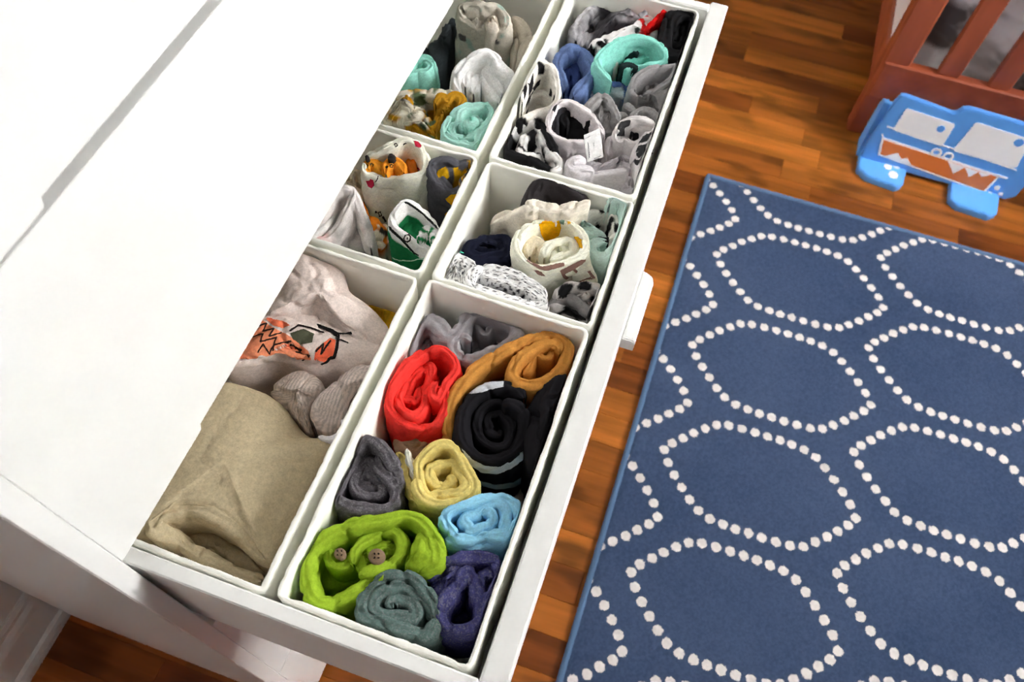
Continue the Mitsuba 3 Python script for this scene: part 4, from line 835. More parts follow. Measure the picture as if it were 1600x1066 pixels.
{'id':'B6','name':'folded_shirt','label':'grey and white shirt with black blotches crumpled in the near corner of the square box','cat':'shirt','color':(190,186,184),'pieces':[{'k':'r','a':{'pts':[[.1031,.3106,.68],[.1071,.3224,.68],[.117,.3299,.68],[.1264,.3344,.68],[.1364,.3344,.68],[.1393,.3243,.68],[.1383,.3092,.68],[.1369,.2988,.68]],'t':.008,'h':.09,'wr':.002,'sway':.004},'pat':'blot'},{'k':'r','a':{'pts':[[.0998,.3029,.676],[.1068,.3148,.676],[.1169,.3168,.676],[.1276,.3116,.676],[.1346,.3032,.676]],'t':.009,'h':.09,'wr':.002,'sway':.003},'c':(130,128,128)},{'k':'p','a':{'out':[[.0982,.3028,.678],[.1045,.307,.678],[.1147,.3035,.678],[.1256,.3022,.678],[.1357,.2987,.678],[.1223,.2982,.678],[.1073,.298,.678]],'crown':.005,'edge':.006,'drop':.06},'c':(178,174,174),'pat':'blot'},{'k':'p','a':{'out':[[.1089,.3198,.67],[.1202,.3336,.67],[.1333,.3367,.67],[.1364,.3208,.67],[.1282,.3122,.67],[.1156,.313,.67]],'crown':.006,'drop':.06,'wr':.002},'pat':'blot'}],'decals':[],'seed':116,'box':1},
{'id':'C1','name':'folded_shirt','label':'dark grey marbled shirt lying in the far corner of the far front box','cat':'shirt','color':(90,88,92),'pieces':[{'k':'p','a':{'out':[[.0334,.6723,.678],[.0403,.6913,.678],[.0557,.7107,.678],[.0742,.7199,.678],[.0849,.7168,.678],[.087,.7022,.678],[.0746,.6865,.678],[.0623,.6713,.678],[.0504,.6555,.678],[.0445,.6407,.678],[.0407,.6315,.678],[.0326,.6467,.678]],'crown':.01,'edge':.012,'drop':.08,'wr':.003,'folds':[(0.6,90,.003)]}},{'k':'r','a':{'pts':[[.0217,.6392,.678],[.0175,.6563,.678],[.0188,.6727,.678],[.0238,.691,.678],[.0353,.709,.678],[.0487,.7212,.678]],'t':.012,'h':.08,'wr':.002,'sway':.004}},{'k':'r','a':{'pts':[[.0294,.6404,.67],[.0272,.6583,.67],[.0278,.681,.67],[.0348,.7002,.67]],'t':.01,'h':.08,'wr':.002}},{'k':'p','a':{'out':[[.0777,.6775,.696],[.0831,.6861,.696],[.0873,.6821,.696],[.0822,.6725,.696]],'crown':.0006,'edge':.001,'drop':.002,'wr':.0002,'straight':True,'nth':60},'c':(60,150,200),'part':'tag'}],'decals':[],'pat':'tiedye','seed':117,'box':2},
{'id':'C2','name':'folded_shirt','label':'white shirt with red print and red sleeve beside the black roll','cat':'shirt','color':(222,218,218),'pieces':[{'k':'p','a':{'out':[[.0448,.6369,.684],[.0547,.6514,.684],[.0663,.668,.684],[.0782,.6839,.684],[.0897,.7031,.684],[.1011,.6981,.684],[.1035,.68,.684],[.103,.6658,.684],[.0881,.6613,.684],[.0712,.6498,.684],[.0591,.6357,.684],[.0503,.6246,.684]],'crown':.006,'edge':.008,'drop':.08,'wr':.002},'pat':'redprint'},{'k':'p','a':{'out':[[.09,.6637,.692],[.0937,.6808,.692],[.0989,.6962,.692],[.1044,.7069,.692],[.1095,.7048,.692],[.1086,.6932,.692],[.1038,.6802,.692],[.0972,.6666,.692],[.0929,.6602,.692]],'crown':.006,'edge':.006,'drop':.05},'c':(206,24,24),'part':'red_sleeve'},{'k':'r','a':{'pts':[[.0442,.6199,.688],[.0446,.6286,.688],[.0512,.6334,.688],[.0547,.6278,.688],[.0492,.6196,.688]],'t':.005,'h':.07},'pat':'blot'}],'decals':[],'plabels':{'red_sleeve':'red sleeve'},'seed':118,'box':2},
{'id':'C3','name':'rolled_shirt','label':'black shirt rolled up in the far right corner of the far front box','cat':'shirt','color':(20,20,22),'pieces':[{'k':'s','a':{'out':[[.1098,.6488,.7],[.1062,.6718,.7],[.1098,.6936,.7],[.1204,.7079,.7],[.134,.7051,.7],[.1448,.6875,.7],[.149,.6618,.7],[.1469,.6386,.7],[.1385,.625,.7],[.1257,.6228,.7],[.1162,.6306,.7]],'turns':2.2,'t':.01,'h':.12,'noise_r':.1,'sag':.01,'wr':.0016}},{'k':'p','a':{'out':[[.1109,.6763,.682],[.1101,.7045,.682],[.1223,.7225,.682],[.1375,.7093,.682],[.1421,.6797,.682],[.132,.6542,.682],[.1199,.6554,.682]],'crown':.008,'drop':.08}}],'decals':[],'seed':119,'box':2},
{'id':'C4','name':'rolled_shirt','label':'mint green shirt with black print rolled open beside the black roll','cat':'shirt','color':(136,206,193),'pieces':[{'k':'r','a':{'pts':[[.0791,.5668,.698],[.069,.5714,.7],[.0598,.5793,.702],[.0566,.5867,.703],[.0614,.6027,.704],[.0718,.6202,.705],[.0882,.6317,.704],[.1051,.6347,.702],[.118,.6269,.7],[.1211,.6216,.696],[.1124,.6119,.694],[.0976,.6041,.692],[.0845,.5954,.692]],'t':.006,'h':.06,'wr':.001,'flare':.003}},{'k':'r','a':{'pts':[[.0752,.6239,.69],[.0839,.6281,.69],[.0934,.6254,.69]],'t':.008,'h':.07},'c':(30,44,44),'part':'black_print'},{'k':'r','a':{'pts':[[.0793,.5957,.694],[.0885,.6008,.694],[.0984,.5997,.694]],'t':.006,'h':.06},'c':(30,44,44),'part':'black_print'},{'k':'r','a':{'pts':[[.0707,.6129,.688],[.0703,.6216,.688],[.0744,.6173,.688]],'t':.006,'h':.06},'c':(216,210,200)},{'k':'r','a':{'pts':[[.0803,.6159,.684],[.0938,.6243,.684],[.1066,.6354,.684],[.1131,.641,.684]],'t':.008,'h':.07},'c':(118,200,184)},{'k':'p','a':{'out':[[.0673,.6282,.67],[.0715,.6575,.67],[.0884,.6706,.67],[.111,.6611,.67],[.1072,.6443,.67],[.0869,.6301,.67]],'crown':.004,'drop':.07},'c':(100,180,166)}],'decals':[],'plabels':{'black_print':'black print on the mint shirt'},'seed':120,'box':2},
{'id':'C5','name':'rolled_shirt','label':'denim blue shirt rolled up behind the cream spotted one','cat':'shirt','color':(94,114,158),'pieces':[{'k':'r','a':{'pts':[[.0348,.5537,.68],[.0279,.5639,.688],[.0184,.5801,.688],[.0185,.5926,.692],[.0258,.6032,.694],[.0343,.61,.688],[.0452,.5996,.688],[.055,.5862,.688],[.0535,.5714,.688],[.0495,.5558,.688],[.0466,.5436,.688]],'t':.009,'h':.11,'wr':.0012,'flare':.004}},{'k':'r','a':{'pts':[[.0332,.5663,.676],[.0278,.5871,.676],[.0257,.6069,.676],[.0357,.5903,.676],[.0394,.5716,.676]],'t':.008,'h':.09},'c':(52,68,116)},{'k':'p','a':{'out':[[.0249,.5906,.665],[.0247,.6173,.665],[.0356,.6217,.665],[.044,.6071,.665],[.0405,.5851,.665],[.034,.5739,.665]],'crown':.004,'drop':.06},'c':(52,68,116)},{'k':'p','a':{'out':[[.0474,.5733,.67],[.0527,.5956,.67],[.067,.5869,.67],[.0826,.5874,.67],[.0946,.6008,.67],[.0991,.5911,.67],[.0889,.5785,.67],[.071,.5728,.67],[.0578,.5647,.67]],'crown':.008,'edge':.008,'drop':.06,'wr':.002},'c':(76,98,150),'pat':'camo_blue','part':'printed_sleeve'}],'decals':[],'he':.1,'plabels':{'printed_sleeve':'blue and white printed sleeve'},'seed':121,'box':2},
{'id':'C6','name':'rolled_shirt','label':'cream shirt with black spots rolled open against the wall of the far front box','cat':'shirt','color':(226,222,214),'pieces':[{'k':'r','a':{'pts':[[.0071,.4964,.706],[.0014,.5029,.712],[-.0003,.5185,.714],[.0013,.5367,.714],[.0085,.5523,.712],[.0178,.5536,.708],[.026,.5438,.704],[.0323,.532,.7],[.033,.5218,.694],[.0279,.5123,.69],[.0188,.5003,.69],[.0101,.4873,.692],[.0042,.4829,.692]],'t':.006,'h':.11,'wr':.0012,'flare':.003},'pat':'spots'},{'k':'r','a':{'pts':[[-.0011,.5247,.682],[.0061,.5344,.682],[.0155,.5409,.682],[.0264,.537,.682]],'t':.008,'h':.09}},{'k':'s','a':{'out':[[.009,.5566,.676],[.0117,.5662,.676],[.0186,.5632,.676],[.0209,.5529,.676],[.0157,.548,.676]],'turns':1.5,'t':.007,'h':.08}},{'k':'p','a':{'out':[[-.0105,.5648,.66],[-.005,.5906,.66],[.0119,.5885,.66],[.0211,.5659,.66],[.0129,.5484,.66],[-.002,.5454,.66]],'crown':.004,'drop':.06}},{'k':'p','a':{'out':[[-.0016,.5081,.67],[.0126,.5232,.67],[.0249,.5391,.67],[.0312,.5252,.67],[.0232,.5085,.67],[.0063,.5019,.67]],'crown':.004,'edge':.006,'drop':.06}}],'decals':[{'part':'spot_print','on':0,'c':(26,26,28),'poly':[[.0209,-.0016],[.035,-.0135],[.0289,-.0127]]},{'part':'spot_print','on':0,'c':(40,40,42),'poly':[[.0381,-.0201],[.0457,-.0211],[.0568,-.0204],[.0559,-.0271],[.0449,-.0287]]}],'seed':122,'box':2},
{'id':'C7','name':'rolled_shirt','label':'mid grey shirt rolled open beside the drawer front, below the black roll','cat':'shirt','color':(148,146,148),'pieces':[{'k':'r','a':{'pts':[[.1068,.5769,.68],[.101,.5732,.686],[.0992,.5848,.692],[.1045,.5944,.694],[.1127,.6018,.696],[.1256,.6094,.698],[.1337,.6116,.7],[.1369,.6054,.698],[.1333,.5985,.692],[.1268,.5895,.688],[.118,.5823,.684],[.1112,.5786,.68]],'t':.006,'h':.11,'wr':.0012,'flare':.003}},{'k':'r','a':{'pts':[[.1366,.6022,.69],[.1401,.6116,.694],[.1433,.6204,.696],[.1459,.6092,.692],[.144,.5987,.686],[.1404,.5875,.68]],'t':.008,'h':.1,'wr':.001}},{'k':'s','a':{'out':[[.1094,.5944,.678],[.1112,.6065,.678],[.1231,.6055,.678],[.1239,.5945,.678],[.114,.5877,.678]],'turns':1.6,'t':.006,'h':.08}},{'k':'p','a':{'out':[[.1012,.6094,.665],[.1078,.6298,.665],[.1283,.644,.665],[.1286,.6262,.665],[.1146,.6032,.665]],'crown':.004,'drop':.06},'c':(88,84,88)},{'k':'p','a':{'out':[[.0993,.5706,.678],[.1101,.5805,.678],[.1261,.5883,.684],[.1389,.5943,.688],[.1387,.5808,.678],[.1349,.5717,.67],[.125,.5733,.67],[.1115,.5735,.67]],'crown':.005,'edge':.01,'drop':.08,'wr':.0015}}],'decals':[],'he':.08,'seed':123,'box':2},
{'id':'C8','name':'folded_shirt','label':'heather grey shirt bunched up behind the one with a white tag','cat':'shirt','color':(140,138,138),'pieces':[{'k':'r','a':{'pts':[[.0641,.5289,.688],[.069,.5443,.688],[.0747,.5521,.688],[.0841,.5476,.688],[.0931,.5351,.688],[.0991,.5269,.688]],'t':.009,'h':.1,'wr':.0014,'sway':.003}},{'k':'r','a':{'pts':[[.0795,.5262,.684],[.0772,.5386,.684],[.0733,.5479,.684],[.0758,.5557,.684]],'t':.006,'h':.09}},{'k':'r','a':{'pts':[[.1089,.5338,.69],[.1133,.5449,.69],[.1214,.5494,.69],[.1305,.5464,.69],[.1379,.5374,.69],[.1408,.5269,.69]],'t':.007,'h':.1,'wr':.0016}},{'k':'r','a':{'pts':[[.0957,.5614,.68],[.1046,.5567,.68],[.111,.5538,.68]],'t':.008,'h':.09}},{'k':'p','a':{'out':[[.0668,.538,.676],[.0752,.555,.676],[.0883,.5493,.676],[.0986,.5534,.676],[.1074,.5487,.676],[.097,.5312,.676],[.0889,.5201,.676],[.0801,.5246,.676]],'crown':.006,'drop':.08,'wr':.002}},{'k':'p','a':{'out':[[.1131,.5443,.682],[.122,.5533,.682],[.1338,.5472,.682],[.1376,.5355,.682],[.1246,.5356,.682]],'crown':.004,'drop':.07,'wr':.002}}],'decals':[],'he':.18,'seed':124,'box':2},
{'id':'C9','name':'rolled_shirt','label':'white shirt with black inside and a white care tag behind the black spotted one','cat':'shirt','color':(216,210,212),'pieces':[{'k':'r','a':{'pts':[[.0902,.5027,.688],[.0819,.5105,.692],[.0723,.5175,.694],[.06,.5209,.696],[.048,.5229,.698],[.039,.5155,.7],[.0357,.5016,.7],[.0374,.4899,.696],[.0425,.4843,.69],[.0518,.485,.686],[.0637,.4896,.682],[.0752,.4941,.682],[.0844,.5003,.682]],'t':.0055,'h':.11,'wr':.0012,'flare':.003}},{'k':'r','a':{'pts':[[.044,.4904,.692],[.0383,.5037,.692],[.0393,.5172,.692],[.0468,.5229,.692]],'t':.01,'h':.1},'c':(40,40,44),'part':'black_panel'},{'k':'r','a':{'pts':[[.0526,.5003,.686],[.0465,.5109,.686],[.0461,.5213,.686],[.0568,.5229,.686],[.069,.5198,.686],[.0783,.513,.686]],'t':.009,'h':.09},'c':(24,24,26),'part':'black_panel'},{'k':'p','a':{'out':[[.0414,.5093,.676],[.0439,.5317,.676],[.0631,.5312,.676],[.0791,.5215,.676],[.0735,.5088,.676],[.0571,.501,.676]],'crown':.006,'drop':.06},'c':(22,22,24),'part':'black_panel'},{'k':'p','a':{'out':[[.0921,.5067,.68],[.0968,.5108,.684],[.1025,.5057,.68],[.105,.499,.67],[.0999,.4952,.668],[.0937,.5007,.674]],'crown':.004,'edge':.006,'drop':.05}},{'k':'p','a':{'out':[[.0738,.4815,.7],[.0859,.4942,.702],[.0977,.477,.684],[.0841,.4663,.682]],'crown':.0005,'edge':.0008,'drop':.0006,'wr':.0003,'straight':True},'c':(232,232,236),'part':'care_tag'}],'decals':[{'part':'lettering','on':0,'c':(36,36,40),'poly':[[.076,.0229],[.0452,.0465],[.0763,.0237],[.0473,.0465],[.0496,.0469],[.0806,.0206],[.097,.0086],[.086,.0161],[.0842,.0174],[.0853,.0165]]},{'part':'lettering','on':0,'c':(36,36,40),'hole':[[.0408,.0436],[.0398,.0423],[.0388,.0426],[.1146,.0006],[.1139,.0003],[.1132,.0007]],'poly':[[.0423,.044],[.0928,.0125],[.0381,.0414],[.0406,.0418]]},{'part':'rim_print','on':0,'c':(48,48,52),'poly':[[.0732,.0],[.0681,-.0002],[.0566,.0008],[.0653,.0008],[.0736,.0021]]},{'part':'tag_print','on':5,'c':(120,120,124),'poly':[[.0794,.4785],[.0799,.479],[.0855,.4699],[.0849,.4693]]},{'part':'tag_print','on':5,'c':(140,140,144),'poly':[[.0763,.4803],[.0823,.4866],[.0825,.4864],[.0766,.4801]]},{'part':'tag_print','on':5,'c':(120,120,124),'poly':[[.0889,.4712],[.0946,.4765],[.0949,.4762],[.0893,.4711]]}],'plabels':{'black_panel':'black inside of the shirt','care_tag':'white care tag with tiny print'},'seed':125,'box':2},
{'id':'C10','name':'rolled_shirt','label':'black shirt with white spots rolled in the near corner of the far front box','cat':'shirt','color':(24,24,26),'pieces':[{'k':'s','a':{'out':[[.0017,.4527,.688],[.0002,.471,.688],[.0044,.4855,.688],[.0138,.4945,.688],[.0237,.4984,.688],[.0355,.4893,.688],[.0487,.4757,.688],[.0604,.4596,.688],[.0659,.446,.688],[.0593,.4405,.688],[.0448,.4413,.688],[.0288,.4436,.688],[.0132,.4443,.688]],'turns':2.0,'t':.006,'h':.11,'noise_r':.15,'sag':.008,'wr':.0015}},{'k':'p','a':{'out':[[.0056,.4769,.666],[.0094,.5047,.666],[.0245,.5054,.666],[.0453,.4822,.666],[.0503,.4664,.666],[.0276,.4676,.666]],'crown':.006,'drop':.06}}],'decals':[],'pat':'cow','seed':126,'box':2},
{'id':'C11','name':'rolled_shirt','label':'white shirt with black block letters rolled beside the drawer front','cat':'shirt','color':(220,216,216),'pieces':[{'k':'r','a':{'pts':[[.1349,.5306,.688],[.1295,.5194,.688],[.1234,.5089,.686],[.116,.506,.686],[.1089,.5075,.688],[.1059,.5033,.686],[.1023,.504,.69],[.1017,.5136,.694],[.1082,.5208,.698],[.1187,.5241,.7],[.1297,.525,.698],[.1371,.5276,.694]],'t':.0055,'h':.11,'wr':.0014,'flare':.002}},{'k':'r','a':{'pts':[[.1161,.5163,.686],[.1189,.5264,.686],[.1266,.5321,.686],[.1325,.5305,.686]],'t':.008,'h':.09},'c':(30,30,33),'part':'black_panel'},{'k':'p','a':{'out':[[.1059,.5276,.674],[.1115,.5418,.674],[.1274,.5454,.674],[.1293,.5382,.674],[.1196,.5251,.674]],'crown':.004,'drop':.06},'c':(30,30,33),'part':'black_panel'},{'k':'p','a':{'out':[[.1203,.5029,.682],[.1254,.511,.692],[.1333,.5179,.698],[.1418,.5148,.704],[.143,.4927,.703],[.141,.4735,.702],[.1385,.4606,.696],[.1271,.4797,.678],[.1211,.4922,.678]],'crown':.002,'edge':.005,'drop':.05}}],'decals':[{'part':'letter_print','on':3,'c':(50,52,54),'poly':[[.127,.5098],[.1327,.5097],[.1406,.5158],[.1325,.5012],[.1286,.5009],[.1248,.5029]]},{'part':'letter_print','on':3,'c':(50,52,54),'poly':[[.1249,.5012],[.1298,.4979],[.1429,.4941],[.1306,.4843],[.125,.495]]},{'part':'letter_print','on':3,'c':(50,52,54),'poly':[[.1253,.491],[.1312,.4817],[.1434,.5078],[.1315,.4764],[.1255,.4886]]},{'part':'rim_print','on':0,'c':(58,58,60),'poly':[[.046,-.0019],[.0533,-.0051],[.0548,-.0001],[.0625,.0005],[.071,-.0016],[.0706,-.0069],[.0649,-.0074],[.0671,-.0194]]}],'plabels':{'black_panel':'black inside of the shirt'},'seed':127,'box':2},
{'id':'C12','name':'rolled_shirt','label':'pale lilac white shirt folded open along the near wall of the far front box','cat':'shirt','color':(206,202,206),'pieces':[{'k':'r','a':{'pts':[[.0943,.4578,.686],[.0818,.451,.688],[.0728,.4487,.688],[.0703,.453,.69],[.0741,.4573,.692],[.083,.4653,.688]],'t':.008,'h':.09,'wr':.0012}},{'k':'r','a':{'pts':[[.0712,.4488,.686],[.0822,.4521,.682],[.0964,.4596,.68],[.1105,.4656,.682],[.1248,.4724,.682]],'t':.007,'h':.09,'wr':.0012,'flare':.004}},{'k':'p','a':{'out':[[.0732,.453,.68],[.092,.4581,.676],[.1111,.466,.678],[.1249,.4732,.68],[.1215,.4656,.67],[.118,.4607,.666],[.0964,.4582,.67],[.0781,.457,.674]],'crown':.004,'edge':.008,'drop':.05}},{'k':'p','a':{'out':[[.1221,.4634,.67],[.1251,.4792,.67],[.1334,.4751,.67],[.1373,.4669,.67],[.1325,.4578,.67]],'crown':.005,'drop':.05}},{'k':'p','a':{'out':[[.0705,.4716,.67],[.0827,.4801,.67],[.0982,.4837,.67],[.0955,.4739,.67],[.0791,.4675,.67]],'crown':.004,'drop':.05}},{'k':'p','a':{'out':[[.0948,.4754,.672],[.1022,.4883,.672],[.1129,.5026,.672],[.1237,.4967,.672],[.1234,.4841,.672],[.1092,.476,.672]],'crown':.005,'drop':.05,'wr':.002}}],'decals':[],'seed':128,'box':2},
{'id':'D2','name':'folded_sweatshirt','label':'olive brown fleece sweatshirt folded with its hem opening to the near end of its box','cat':'sweatshirt','color':(186,172,142),'pieces':[{'k':'p','a':{'out':[[-.1465,.1272,.68],[-.1212,.143,.68],[-.1036,.1465,.675],[-.0838,.1462,.67],[-.0662,.1383,.664],[-.051,.1301,.66],[-.0357,.1295,.662],[-.0234,.1279,.67],[-.0228,.0993,.668],[-.0234,.0686,.666],[-.0257,.0433,.666],[-.0256,.0257,.668],[-.0436,.0336,.672],[-.0645,.04,.678],[-.0856,.0409,.682],[-.1032,.0346,.684],[-.112,.0221,.684],[-.1242,.0085,.68],[-.1495,.0587,.682]],'crown':.01,'edge':.012,'drop':.07,'wr':.0007,'nth':240,'folds':[]}},{'k':'r','a':{'pts':[[-.0914,.0157,.67],[-.1027,.0176,.676],[-.1082,.0169,.68],[-.1128,.023,.682],[-.1057,.0331,.682],[-.0874,.0404,.68],[-.0668,.0407,.676],[-.0461,.0347,.67],[-.0275,.0268,.666]],'t':.01,'h':.04,'wr':.0012,'flare':.004}},{'k':'r','a':{'pts':[[-.1057,.0211,.67],[-.0903,.016,.666],[-.0681,.0134,.662],[-.0494,.0121,.658],[-.0289,.0136,.656]],'t':.008,'h':.06,'wr':.0012}},{'k':'p','a':{'out':[[-.1206,.0262,.638],[-.1113,.0352,.638],[-.0832,.0369,.638],[-.054,.0308,.638],[-.0342,.0203,.638],[-.0483,.0153,.638],[-.0788,.0191,.638],[-.1062,.0216,.638]],'crown':.004,'drop':.04}}],'decals':[],'he':.06,'seed':129,'box':3},
